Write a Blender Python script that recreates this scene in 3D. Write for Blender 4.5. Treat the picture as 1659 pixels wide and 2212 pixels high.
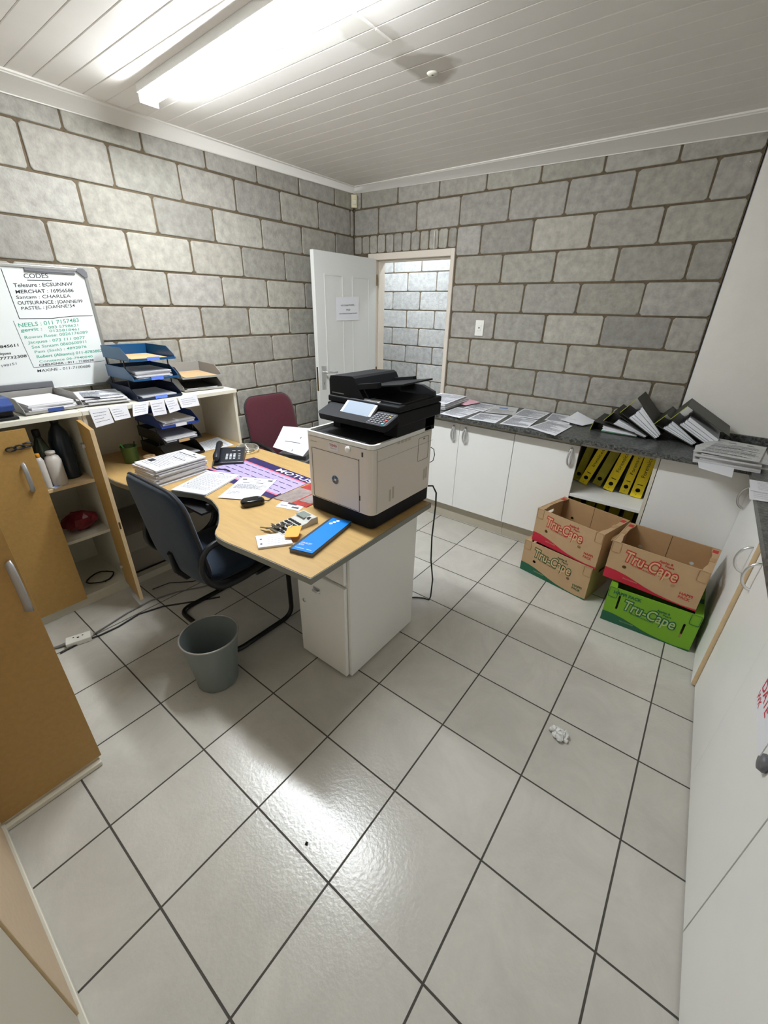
import bpy, bmesh, math, random
from mathutils import Matrix, Vector
random.seed(7)
for o in list(bpy.data.objects): bpy.data.objects.remove(o)
SC = bpy.context.scene
COL = SC.collection
PI = math.pi
# ------------------------------------------------------------ camera
F, YAW, PITCH, ROLL = 893.72, 2.2191, -0.4571, 0.0211
CX, CY, CZ = 3.006, -3.4252, 1.6137
d = Vector((math.cos(PITCH)*math.cos(YAW), math.cos(PITCH)*math.sin(YAW), math.sin(PITCH)))
r = d.cross(Vector((0, 0, 1))).normalized(); u = r.cross(d)
r2 = r*math.cos(ROLL)+u*math.sin(ROLL); u2 = -r*math.sin(ROLL)+u*math.cos(ROLL)
cam = bpy.data.cameras.new('camera'); co = bpy.data.objects.new('camera', cam); COL.objects.link(co)
co.matrix_world = Matrix(((r2.x, u2.x, -d.x, CX), (r2.y, u2.y, -d.y, CY), (r2.z, u2.z, -d.z, CZ), (0, 0, 0, 1)))
cam.sensor_fit = 'HORIZONTAL'; cam.sensor_width = 36; cam.lens = F/1659*36; cam.clip_start = 0.03; cam.clip_end = 50
SC.camera = co
# ------------------------------------------------------------ world, exposure, lights
w = bpy.data.worlds.new('world'); SC.world = w; w.use_nodes = True
w.node_tree.nodes['Background'].inputs[0].default_value = (.75, .8, .9, 1)
w.node_tree.nodes['Background'].inputs[1].default_value = 0.05
SC.view_settings.view_transform = 'Standard'; SC.view_settings.look = 'None'; SC.view_settings.gamma = 1
SC.view_settings.exposure = 1.34
LAMP_POWER = 56.0      # emission strength of the ceiling batten's diffuser
HALL_POWER = 33.0      # emission strength of the corridor batten
LAMP_COL = (0.90, 0.955, 1.0)
# ------------------------------------------------------------ materials
def lin(c):
    c = c/255.
    return c/12.92 if c <= .04045 else ((c+.055)/1.055)**2.4
def C3(r, g, b): return (lin(r), lin(g), lin(b), 1)
MATS = {}
def mat(name, col, rough=.6, metal=0, spec=.5, noise=0, nscale=8, bump=0, bscale=60, emit=None, estr=0, stretch=None, alpha=None, trans=0, coat=0, sheen=0, nrange=None, vcol=False):
    m = bpy.data.materials.new(name); m.use_nodes = True; MATS[name] = m
    nt = m.node_tree; N = nt.nodes; L = nt.links; b = N['Principled BSDF']
    b.inputs['Base Color'].default_value = col; b.inputs['Roughness'].default_value = rough
    b.inputs['Metallic'].default_value = metal; b.inputs['Specular IOR Level'].default_value = spec
    b.inputs['Transmission Weight'].default_value = trans; b.inputs['Coat Weight'].default_value = coat
    b.inputs['Sheen Weight'].default_value = sheen
    tc = N.new('ShaderNodeTexCoord'); src = tc.outputs['Object']
    if stretch:
        mp = N.new('ShaderNodeMapping'); mp.inputs['Scale'].default_value = stretch; L.new(src, mp.inputs[0]); src = mp.outputs[0]
    colout = None
    if vcol:
        at = N.new('ShaderNodeAttribute'); at.attribute_name = 'blk'
        colout = at.outputs['Color']
    if noise:
        n = N.new('ShaderNodeTexNoise'); n.inputs['Scale'].default_value = nscale; n.inputs['Detail'].default_value = 6; n.inputs['Roughness'].default_value = .65
        L.new(src, n.inputs[0])
        mr = N.new('ShaderNodeMapRange'); mr.inputs[1].default_value = .3; mr.inputs[2].default_value = .7
        mr.inputs[3].default_value = 1-noise; mr.inputs[4].default_value = 1+noise; L.new(n.outputs['Fac'], mr.inputs[0])
        mx = N.new('ShaderNodeVectorMath'); mx.operation = 'SCALE'
        if colout: L.new(colout, mx.inputs[0])
        else: mx.inputs[0].default_value = col[:3]
        L.new(mr.outputs[0], mx.inputs['Scale']); colout = mx.outputs[0]
    if colout: L.new(colout, b.inputs['Base Color'])
    if bump:
        n = N.new('ShaderNodeTexNoise'); n.inputs['Scale'].default_value = bscale; n.inputs['Detail'].default_value = 5
        L.new(src, n.inputs[0]); bp = N.new('ShaderNodeBump'); bp.inputs['Strength'].default_value = bump; bp.inputs['Distance'].default_value = .004
        L.new(n.outputs['Fac'], bp.inputs['Height']); L.new(bp.outputs[0], b.inputs['Normal'])
    if emit: b.inputs['Emission Color'].default_value = emit; b.inputs['Emission Strength'].default_value = estr
    return m
M = MATS
mat('block', (0, 0, 0, 1), .95, spec=.2, noise=.22, nscale=20, bump=.7, bscale=75, vcol=True)
mat('mortar', C3(104, 92, 74), 1, spec=.1, noise=.2, nscale=30, bump=.5)
mat('ceilw', C3(238, 233, 226), .45, noise=.02, nscale=5)
mat('cornice', C3(236, 232, 224), .6)
mat('plaster', C3(238, 234, 226), .85, noise=.03, nscale=5, bump=.15, bscale=90)
mat('beech', C3(190, 156, 100), .42, noise=.09, nscale=5, stretch=(1.2, 9, 1.2))
mat('palebeech', C3(206, 180, 146), .5, noise=.05, nscale=60)
mat('doorwood', C3(174, 136, 74), .5, noise=.08, nscale=60, bump=.03)
mat('edgewood', C3(228, 200, 156), .5, noise=.06, nscale=30)
mat('white', C3(242, 241, 237), .38, noise=.015, nscale=4)
mat('offwhite', C3(222, 217, 200), .45, noise=.02, nscale=4)
mat('greige', C3(190, 182, 164), .55)
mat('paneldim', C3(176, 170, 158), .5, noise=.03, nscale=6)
mat('edgegrey', C3(128, 128, 120), .5)
mat('steel', C3(222, 223, 224), .38, metal=1)
mat('chrome', C3(224, 224, 224), .3, metal=1)
mat('handlegrey', C3(170, 172, 176), .4, metal=.4)
mat('black', C3(22, 22, 24), .42)
mat('blackgloss', C3(14, 14, 15), .16)
mat('blackmatte', C3(30, 30, 33), .6)
mat('printerblack', C3(24, 25, 28), .6, spec=.2, bump=.05, bscale=300)
mat('tube', C3(16, 16, 17), .35)
mat('printerwhite', C3(224, 216, 206), .4)
mat('printerrim', C3(242, 242, 238), .35)
mat('printergrey', C3(62, 60, 58), .5)
mat('screen', C3(120, 132, 146), .45, spec=.2, emit=C3(190, 210, 240), estr=.06)
mat('screenrim', C3(188, 190, 196), .35)
mat('keydark', C3(58, 60, 66), .5)
mat('keyyellow', C3(224, 190, 40), .5)
mat('keyred', C3(190, 60, 50), .5)
mat('keycyan', C3(60, 180, 205), .5)
mat('logored', C3(176, 40, 46), .5)
mat('logoblue', C3(40, 90, 130), .5)
mat('paper', C3(226, 226, 230), .8)
mat('paperedge', C3(205, 203, 204), .85, noise=.22, nscale=14, stretch=(1, 1, 45))
mat('paperwarm', C3(222, 216, 206), .8)
mat('newsprint', C3(198, 198, 196), .8, noise=.12, nscale=30)
mat('kraft', C3(196, 162, 118), .8, noise=.05, nscale=10)
mat('pink', C3(228, 178, 190), .8)
mat('ink', C3(36, 37, 44), .8)
mat('inklight', C3(72, 74, 86), .8)
mat('inkblue', C3(120, 140, 190), .8)
mat('inkgreen', C3(60, 158, 128), .8)
mat('inkblack', C3(42, 40, 48), .8)
mat('wbsurf', C3(226, 229, 226), .3, noise=.015, nscale=2)
mat('alu', C3(178, 178, 174), .35, metal=.8)
mat('plasticgrey', C3(104, 104, 108), .45)
mat('traygrey', C3(150, 146, 140), .4)
mat('trayblue', C3(22, 74, 116), .3)
mat('traynavy', C3(22, 34, 60), .3)
mat('trayblue2', C3(34, 66, 150), .32)
mat('trayblack', C3(26, 27, 30), .3)
mat('tagblue', C3(96, 130, 232), .6)
mat('labelblue', C3(38, 66, 130), .5)
mat('bluefabric', C3(26, 40, 56), .95, noise=.12, nscale=120, bump=.3, bscale=400, sheen=.15)
mat('maroon', C3(78, 22, 34), .9, noise=.1, nscale=60, bump=.2, bscale=300, sheen=.2)
mat('binplastic', C3(118, 126, 124), .4)
mat('matpurple', C3(44, 36, 92), .35)
mat('matlilac', C3(178, 164, 206), .4)
mat('matpink', C3(226, 110, 130), .4)
mat('magred', C3(170, 60, 56), .3, noise=.35, nscale=20)
mat('maggrey', C3(150, 138, 134), .3, noise=.3, nscale=25)
mat('bookblue', C3(24, 132, 228), .35)
mat('bookdark', C3(40, 52, 66), .5)
mat('orange', C3(250, 164, 44), .45)
mat('calc', C3(196, 194, 188), .4)
mat('lcd', C3(132, 142, 136), .25)
mat('glass', C3(225, 222, 205), .05, trans=.92)
mat('cupgreen', C3(66, 92, 44), .4)
mat('leafgreen', C3(120, 220, 110), .6)
mat('phone', C3(34, 37, 44), .35)
mat('phonekey', C3(190, 194, 200), .5)
mat('tan', C3(186, 154, 116), .85, noise=.05, nscale=9, bump=.06, bscale=140)
mat('tanin', C3(178, 142, 100), .9, noise=.05, nscale=9)
mat('boxgreen', C3(116, 168, 34), .7, noise=.04, nscale=8)
mat('darkgreen', C3(34, 96, 66), .75)
mat('boxred', C3(190, 34, 56), .75)
mat('printred', C3(188, 52, 48), .8)
mat('printgreen', C3(62, 92, 54), .8)
mat('tanlight', C3(208, 172, 128), .85)
mat('printpale', C3(166, 190, 120), .8)
mat('hole', C3(18, 14, 10), 1)
mat('coverdark', C3(44, 45, 38), .5, noise=.06, nscale=60)
mat('coveredge', C3(170, 176, 48), .5)
mat('greendiv', C3(120, 200, 150), .7)
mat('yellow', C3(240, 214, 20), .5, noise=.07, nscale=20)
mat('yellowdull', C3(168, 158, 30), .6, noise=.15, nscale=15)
mat('clothwhite', C3(235, 235, 232), .9)
mat('bottlewhite', C3(214, 208, 200), .35)
mat('bottledark', C3(34, 44, 52), .2)
mat('bottlegreen', C3(48, 58, 42), .25)
mat('redbag', C3(118, 26, 40), .3, noise=.4, nscale=18)
mat('cream', C3(222, 214, 178), .5)
mat('switch', C3(240, 238, 230), .35)
mat('brass', C3(120, 96, 50), .35, metal=.8)
mat('stampred', C3(196, 40, 60), .6)
mat('cable', C3(30, 29, 30), .5)
mat('cablegrey', C3(120, 118, 114), .5)
mat('keysteel', C3(150, 140, 120), .3, metal=1)
mat('doorpaint', C3(214, 214, 210), .45)
mat('framepaint', C3(222, 212, 198), .5)
mat('diffuser', C3(250, 250, 250), .5, emit=(*LAMP_COL, 1), estr=LAMP_POWER)
mat('halldiffuser', C3(250, 250, 250), .5, emit=(.84, .92, 1, 1), estr=HALL_POWER)

def granite(name, a, b_, rough):
    m = bpy.data.materials.new(name); m.use_nodes = True; M[name] = m; nt = m.node_tree; N = nt.nodes; L = nt.links
    bs = N['Principled BSDF']; bs.inputs['Roughness'].default_value = rough
    tc = N.new('ShaderNodeTexCoord'); n = N.new('ShaderNodeTexNoise'); n.inputs['Scale'].default_value = 60; n.inputs['Detail'].default_value = 8; n.inputs['Roughness'].default_value = .8
    n.inputs['Distortion'].default_value = .6
    L.new(tc.outputs['Object'], n.inputs[0]); cr = N.new('ShaderNodeValToRGB'); cr.color_ramp.elements[0].position = .42; cr.color_ramp.elements[1].position = .66
    cr.color_ramp.elements[0].color = a; cr.color_ramp.elements[1].color = b_; L.new(n.outputs['Fac'], cr.inputs[0]); L.new(cr.outputs[0], bs.inputs['Base Color'])
granite('granite', C3(34, 36, 36), C3(128, 130, 126), .35)

def floor_mat():
    m = bpy.data.materials.new('floor tiles'); m.use_nodes = True; M['floor'] = m; nt = m.node_tree; N = nt.nodes; L = nt.links
    bs = N['Principled BSDF']; tc = N.new('ShaderNodeTexCoord'); mp = N.new('ShaderNodeMapping')
    mp.inputs['Location'].default_value = (-TX, -TY, 0); L.new(tc.outputs['Object'], mp.inputs[0])
    br = N.new('ShaderNodeTexBrick'); br.offset = 0; br.squash = 1; br.inputs['Scale'].default_value = 1
    br.inputs['Brick Width'].default_value = TP; br.inputs['Row Height'].default_value = TP; br.inputs['Mortar Size'].default_value = .0034; br.inputs['Mortar Smooth'].default_value = .25
    br.inputs['Color1'].default_value = C3(206, 202, 193); br.inputs['Color2'].default_value = C3(196, 192, 182); br.inputs['Mortar'].default_value = C3(78, 74, 68)
    L.new(mp.outputs[0], br.inputs[0])
    n = N.new('ShaderNodeTexNoise'); n.inputs['Scale'].default_value = 4.2; n.inputs['Detail'].default_value = 10; n.inputs['Roughness'].default_value = .74; n.inputs['Distortion'].default_value = .8; L.new(tc.outputs['Object'], n.inputs[0])
    mr = N.new('ShaderNodeMapRange'); mr.inputs[1].default_value = .3; mr.inputs[2].default_value = .7; mr.inputs[3].default_value = .86; mr.inputs[4].default_value = 1.05; L.new(n.outputs['Fac'], mr.inputs[0])
    sc = N.new('ShaderNodeVectorMath'); sc.operation = 'SCALE'; L.new(br.outputs['Color'], sc.inputs[0]); L.new(mr.outputs[0], sc.inputs['Scale']); L.new(sc.outputs[0], bs.inputs['Base Color'])
    r1 = N.new('ShaderNodeMapRange'); r1.inputs[3].default_value = .22; r1.inputs[4].default_value = .9; L.new(br.outputs['Fac'], r1.inputs[0]); L.new(r1.outputs[0], bs.inputs['Roughness'])
    n2 = N.new('ShaderNodeTexNoise'); n2.inputs['Scale'].default_value = 85; n2.inputs['Detail'].default_value = 3; L.new(tc.outputs['Object'], n2.inputs[0])
    b1 = N.new('ShaderNodeBump'); b1.inputs['Strength'].default_value = .16; b1.inputs['Distance'].default_value = .004; L.new(n2.outputs['Fac'], b1.inputs['Height'])
    b2 = N.new('ShaderNodeBump'); b2.invert = True; b2.inputs['Strength'].default_value = .8; b2.inputs['Distance'].default_value = .003; L.new(br.outputs['Fac'], b2.inputs['Height']); L.new(b1.outputs[0], b2.inputs['Normal']); L.new(b2.outputs[0], bs.inputs['Normal'])
TP, TX, TY = .3503, 2.4965, -2.9995
floor_mat()

# ------------------------------------------------------------ mesh helpers
def curve_mesh(cu, name='tmp'):
    o = bpy.data.objects.new(name, cu); COL.objects.link(o)
    dg = bpy.context.evaluated_depsgraph_get(); dg.update()
    me = o.evaluated_get(dg).to_mesh()
    V = [v.co.copy() for v in me.vertices]; Fs = [tuple(p.vertices) for p in me.polygons]
    o.evaluated_get(dg).to_mesh_clear(); bpy.data.objects.remove(o); bpy.data.curves.remove(cu)
    return V, Fs
_tc = {}
def txt(s, off=0, shear=0, ext=0):
    k = (s, off, shear, ext)
    if k not in _tc:
        c = bpy.data.curves.new('t', 'FONT'); c.body = s; c.size = 1; c.offset = off; c.shear = shear; c.extrude = ext; c.resolution_u = 3
        V, Fs = curve_mesh(c)
        mx = max([v.x for v in V] or [1])
        _tc[k] = (V, Fs, mx)
    return _tc[k]
def flat(loops, depth=0):
    c = bpy.data.curves.new('l', 'CURVE'); c.dimensions = '2D'; c.fill_mode = 'BOTH'; c.extrude = depth/2
    for lp in loops:
        s = c.splines.new('POLY'); s.points.add(len(lp)-1); s.use_cyclic_u = True
        for i, p in enumerate(lp): s.points[i].co = (p[0], p[1], 0, 1)
    return curve_mesh(c)
def circ(x, y, r, n=16): return [(x+r*math.cos(2*PI*i/n), y+r*math.sin(2*PI*i/n)) for i in range(n)]
def rrect(x0, y0, x1, y1, r, n=5):
    P = []
    for cx, cy, a in ((x1-r, y1-r, 0), (x0+r, y1-r, 90), (x0+r, y0+r, 180), (x1-r, y0+r, 270)):
        for i in range(n+1):
            t = math.radians(a+90*i/n); P.append((cx+r*math.cos(t), cy+r*math.sin(t)))
    return P
# plane frames: XZ: local (x,y)->(x,z) facing -y ; YZ: (x,y)->(y,z) facing +x
def FXZ(x, y, z): return Matrix(((1, 0, 0, x), (0, 0, -1, y), (0, 1, 0, z), (0, 0, 0, 1)))
def FYZ(x, y, z): return Matrix(((0, 0, 1, x), (1, 0, 0, y), (0, 1, 0, z), (0, 0, 0, 1)))
def TR(x=0, y=0, z=0, rz=0, rx=0, ry=0): return Matrix.Translation((x, y, z)) @ Matrix.Rotation(rz, 4, 'Z') @ Matrix.Rotation(ry, 4, 'Y') @ Matrix.Rotation(rx, 4, 'X')
I4 = Matrix()
class MB:
    def __init__(s): s.V = []; s.F = []; s.m = []; s.sm = []; s.c = []
    def add(s, V, Fs, m=0, T=None, smooth=False, col=None):
        b = len(s.V)
        s.V += [(T @ Vector(v)) if T else Vector(v) for v in V]
        for f in Fs: s.F.append(tuple(b+i for i in f)); s.m.append(m); s.sm.append(smooth); s.c.append(col)
        return s
    def box(s, x0, y0, z0, x1, y1, z1, m=0, T=None, col=None):
        V = [(x0, y0, z0), (x1, y0, z0), (x1, y1, z0), (x0, y1, z0), (x0, y0, z1), (x1, y0, z1), (x1, y1, z1), (x0, y1, z1)]
        return s.add(V, [(0, 3, 2, 1), (4, 5, 6, 7), (0, 1, 5, 4), (1, 2, 6, 5), (2, 3, 7, 6), (3, 0, 4, 7)], m, T, col=col)
    def prism(s, P, z0, z1, m=0, T=None, smooth=False):
        n = len(P); V = [(p[0], p[1], z0) for p in P]+[(p[0], p[1], z1) for p in P]
        s.add(V, [tuple(range(n))[::-1], tuple(range(n, 2*n))], m, T)
        return s.add(V, [(i, (i+1) % n, n+(i+1) % n, n+i) for i in range(n)], m, T, smooth)
    def quad(s, P, m=0, T=None): return s.add(P, [tuple(range(len(P)))], m, T)
    def tube(s, P, r, m=0, n=8, closed=False, T=None, flat_=None):
        P = [Vector(p) for p in P]; k = len(P); rr = r if isinstance(r, (list, tuple)) else [r]*k
        V = []; up = None
        for i in range(k):
            a = P[(i-1) % k] if (closed or i) else P[i]; b = P[(i+1) % k] if (closed or i < k-1) else P[i]
            t = (b-a).normalized()
            if up is None: up = t.orthogonal().normalized()
            up = (up-t*up.dot(t)).normalized(); q = t.cross(up)
            for j in range(n):
                a_ = 2*PI*j/n; V.append(P[i]+up*math.cos(a_)*rr[i]+q*math.sin(a_)*rr[i]*(flat_ or 1))
        Fs = []
        for i in range(k if closed else k-1):
            for j in range(n):
                a_ = i*n+j; b_ = i*n+(j+1) % n; c_ = ((i+1) % k)*n+(j+1) % n; d_ = ((i+1) % k)*n+j; Fs.append((a_, b_, c_, d_))
        s.add(V, Fs, m, T, True)
        if not closed:
            s.add([V[j] for j in range(n)], [tuple(range(n))[::-1]], m, T); s.add([V[(k-1)*n+j] for j in range(n)], [tuple(range(n))], m, T)
        return s
    def lathe(s, P, m=0, n=24, T=None, smooth=True, rib=0, nr=0):
        V = []
        for (rad, z) in P:
            for j in range(n):
                a = 2*PI*j/n; q = rad*(1+(rib if j % 2 else 0)); V.append((q*math.cos(a), q*math.sin(a), z))
        Fs = [(i*n+j, i*n+(j+1) % n, (i+1)*n+(j+1) % n, (i+1)*n+j) for i in range(len(P)-1) for j in range(n)]
        s.add(V, Fs, m, T, smooth)
        return s
    def disc(s, x, y, z, rad, m=0, T=None, n=16): return s.add([(x+rad*math.cos(2*PI*i/n), y+rad*math.sin(2*PI*i/n), z) for i in range(n)], [tuple(range(n))], m, T)
    def flat(s, loops, depth, m=0, T=None): V, Fs = flat(loops, depth); return s.add(V, Fs, m, T)
    def text(s, t, x, y, h, m=0, T=None, w=None, off=0, shear=0, z=0, rot=0):
        """text baseline at x,y in plane T; h cap height; w forces width"""
        V, Fs, mx = txt(t, off, shear); k = h/.69; kx = (w/mx) if w else k
        c, s_ = math.cos(rot), math.sin(rot)
        return s.add([(x+v.x*kx*c-v.y*k*s_, y+v.x*kx*s_+v.y*k*c, z) for v in V], Fs, m, T)
    def cushion(s, w, h, t, rad, m=0, T=None, bend=None, n=6, top=None):
        O = rrect(-w/2, -h/2, w/2, h/2, rad, n); k = len(O)
        if top: O = [(x*(1+(top-1)*(y/h+.5)), y) for x, y in O]
        R = [(0.0, -1), (.35, -1), (.7, -1), (.88, -.93), (.96, -.72), (1, -.3), (1, .3), (.96, .72), (.88, .93), (.7, 1), (.35, 1), (0.0, 1)]
        V = []
        for (q, dz) in R:
            for (x, y) in O:
                p = Vector((x*q, y*q, dz*t/2))
                if bend: p = Vector(bend(p))
                V.append(p)
        Fs = [(i*k+j, i*k+(j+1) % k, (i+1)*k+(j+1) % k, (i+1)*k+j) for i in range(len(R)-1) for j in range(k)]
        return s.add(V, Fs, m, T, True)
    def build(s, name, mats, parent=None, bevel=0, loc=None, merge=False, seg=2):
        if isinstance(mats, str): mats = [mats]
        me = bpy.data.meshes.new(name); off = Vector((0, 0, 0))
        if parent is not None: off = ORG.get(parent.name, off)
        elif loc is not None: off = Vector(loc)
        me.from_pydata([v-off for v in s.V], [], s.F)
        for m_ in mats: me.materials.append(M[m_])
        for i, p in enumerate(me.polygons): p.material_index = s.m[i]; p.use_smooth = s.sm[i]
        if any(c is not None for c in s.c):
            at = me.color_attributes.new('blk', 'FLOAT_COLOR', 'CORNER'); j = 0
            for i, p in enumerate(me.polygons):
                for _ in p.vertices: at.data[j].color = (*(s.c[i] or (.2, .2, .2)), 1); j += 1
        if merge:
            bm = bmesh.new(); bm.from_mesh(me); bmesh.ops.remove_doubles(bm, verts=bm.verts, dist=1e-5); bmesh.ops.recalc_face_normals(bm, faces=bm.faces); bm.to_mesh(me); bm.free()
        o = bpy.data.objects.new(name, me); COL.objects.link(o)
        if parent is not None: o.parent = parent; ORG[o.name] = off
        else: o.location = off; ORG[o.name] = off
        if bevel:
            b = o.modifiers.new('bevel', 'BEVEL'); b.width = bevel; b.segments = seg; b.limit_method = 'ANGLE'; b.angle_limit = math.radians(40)
        return o
ORG = {}
def tag(o, label=None, cat=None, group=None, kind=None):
    if label: o['label'] = label
    if cat: o['category'] = cat
    if group: o['group'] = group
    if kind: o['kind'] = kind
    return o
def root(name, label, cat, loc=(0, 0, 0), rz=0, group=None, world=True, kind=None):
    """Empty at a thing's base. world=True: children are written in world coordinates"""
    o = bpy.data.objects.new(name, None); COL.objects.link(o); o.empty_display_size = .05
    o.location = loc; o.rotation_euler = (0, 0, rz); ORG[o.name] = Vector(loc) if world else Vector((0, 0, 0))
    return tag(o, label, cat, group, kind)
def copy_tree(o, parent=None):
    c = o.copy(); COL.objects.link(c)
    if parent is not None: c.parent = parent
    for ch in list(o.children): copy_tree(ch, c)
    return c
def centre(mb): 
    xs = [v.x for v in mb.V]; ys = [v.y for v in mb.V]; zs = [v.z for v in mb.V]
    return ((min(xs)+max(xs))/2, (min(ys)+max(ys))/2, min(zs))
def single(name, mb, mats, label, cat, group=None, bevel=0, loc=None, merge=False):
    return tag(mb.build(name, mats, None, bevel, loc or centre(mb), merge), label, cat, group)
def struct(name, mb, mats, bevel=0, loc=None): return tag(mb.build(name, mats, None, bevel, loc or (0, 0, 0)), kind='structure')

# ============================================================ SETTING
CEIL = 2.56
YF, XR = -4.10, 3.93
mb = MB(); mb.box(-2.2, YF, -.1, XR, 1.2, 0); struct('floor', mb, 'floor')
PHI_A = .2473; PHI_B = .4847
TONE = 0
def blk_col():
    k = random.gauss(0, 1); warm = random.random()
    v = .365*(1+.085*k)
    if TONE: return (v*.99, v*1.0, v*.97)
    return (v*(1.0+.02*warm), v*(.955), v*(.815+.045*random.random()))
def block(mb, a0, a1, z0, z1, mapf, depth=.014, inset=.006):
    """one block face with a rounded arris; mapf(a, z, out) -> xyz ; out>0 towards the room"""
    j = lambda: random.uniform(-.0022, .0022)
    g = .0055
    a0 += g; a1 -= g; z0 += g; z1 -= g
    if a1-a0 < .015 or z1-z0 < .015: return
    c = blk_col(); o = random.uniform(-.002, .002)
    def ring(i, out):
        # chamfered corners
        k = .012+i*.4
        A0, A1, Z0, Z1 = a0+i, a1-i, z0+i, z1-i
        k = min(k, (A1-A0)/3, (Z1-Z0)/3)
        return [(A0+k, Z0), (A1-k, Z0), (A1, Z0+k), (A1, Z1-k), (A1-k, Z1), (A0+k, Z1), (A0, Z1-k), (A0, Z0+k)], out
    J = [(j(), j()) for _ in range(8)]
    V = []
    for i, out in ((0, -depth+o), (0, -.004+o), (.0022, -.001+o), (.006, o)):
        R, oo = ring(i, out)
        for (a, z), (ja, jz) in zip(R, J): V.append(mapf(a+ja, z+jz, oo))
    Fs = []
    for k in range(3):
        for i in range(8): Fs.append((k*8+i, k*8+(i+1) % 8, (k+1)*8+(i+1) % 8, (k+1)*8+i))
    mb.add(V, Fs, 0, col=c, smooth=False); b = len(mb.V)-8
    mb.F.append(tuple(range(b, b+8))); mb.m.append(0); mb.sm.append(False); mb.c.append(c)
def course(mb, joints, lo, hi, z0, z1, mapf, hole=None):
    J = sorted([lo]+[q for q in joints if lo+.03 < q < hi-.03]+[hi])
    for a, b in zip(J, J[1:]):
        if hole and a < hole[1]-.001 and b > hole[0]+.001:
            if a < hole[0]-.02: block(mb, a, hole[0], z0, z1, mapf)
            if b > hole[1]+.02: block(mb, hole[1], b, z0, z1, mapf)
        else: block(mb, a, b, z0, z1, mapf)
# left wall (x = 0)
mb = MB(); mf = lambda a, z, o: (o, -a, z)
for i in range(-1, 12):
    z1 = 2.6-.2*(i+1); z0 = z1-.2; z1 = min(z1, CEIL)
    off = 0 if (i+1) % 2 == 0 else .2
    course(mb, [PHI_A+.4*k+off for k in range(-2, 12)], 0, -YF, z0, z1, mf)
mb.box(-.14, YF, 0, -.0065, 0, CEIL+.02, 1); struct('wall_left', mb, ['block', 'mortar'])
# back wall (y = 0) with the doorway
mb = MB(); mf = lambda a, z, o: (a, -o, z); DX0, DX1, DZ = .175, 1.073, 2.057
for i in range(-1, 12):
    z1 = 2.6-.2*(i+1); z0 = z1-.2; z1 = min(z1, CEIL)
    off = 0 if (i+1) % 2 == 0 else .198
    js = [PHI_B+.4*k+off for k in range(-2, 8)]
    if i == 1:
        course(mb, [.0+.0905*k for k in range(1, 12)], 0, DX1, DZ, z1, mf)
        course(mb, [q for q in js if q > DX1], DX1, 2.875, z0, z1, mf)
    elif i > 1: course(mb, js, 0, 2.875, z0, z1, mf, (DX0, DX1))
    else: course(mb, js, 0, 2.875, z0, z1, mf)
for bx in ((-.14, DX0, 0, CEIL+.02), (DX1, 2.875, 0, CEIL+.02), (DX0, DX1, DZ, CEIL+.02)):
    mb.box(bx[0], .0065, bx[2], bx[1], .13, bx[3], 1)
struct('wall_back', mb, ['block', 'mortar'])
# plastered stretch of the back wall past the block work, right wall, wall behind the camera
mb = MB(); mb.box(2.883, .002, 0, XR, .13, CEIL+.02); struct('wall_recess', mb, 'plaster')
mb = MB(); mb.box(XR, YF, 0, XR+.12, .13, CEIL+.02); struct('wall_right', mb, 'plaster')
mb = MB(); mb.box(-.14, YF-.12, 0, XR+.12, YF, CEIL+.02); struct('wall_front', mb, 'plaster')
# corridor behind the doorway
TONE = 1; mb = MB(); mf = lambda a, z, o: (a, 1.2-o, z)
for i in range(13):
    z0 = .2*i; off = .184 if i % 2 else -.03
    course(mb, [off+.4*k for k in range(-6, 6)], -2.1, 1.55, z0, min(z0+.2, CEIL), mf)
mb.box(-2.2, 1.2065, 0, 1.7, 1.3, CEIL+.02, 1); struct('wall_corridor', mb, ['block', 'mortar'])
mb = MB(); mb.box(1.55, .13, 0, 1.65, 1.2, CEIL+.02); mb.box(-2.2, .13, 0, -2.1, 1.2, CEIL+.02); mb.box(-2.2, .06, 0, -.14, .13, CEIL+.02); struct('wall_corridor_end', mb, 'plaster')
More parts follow.
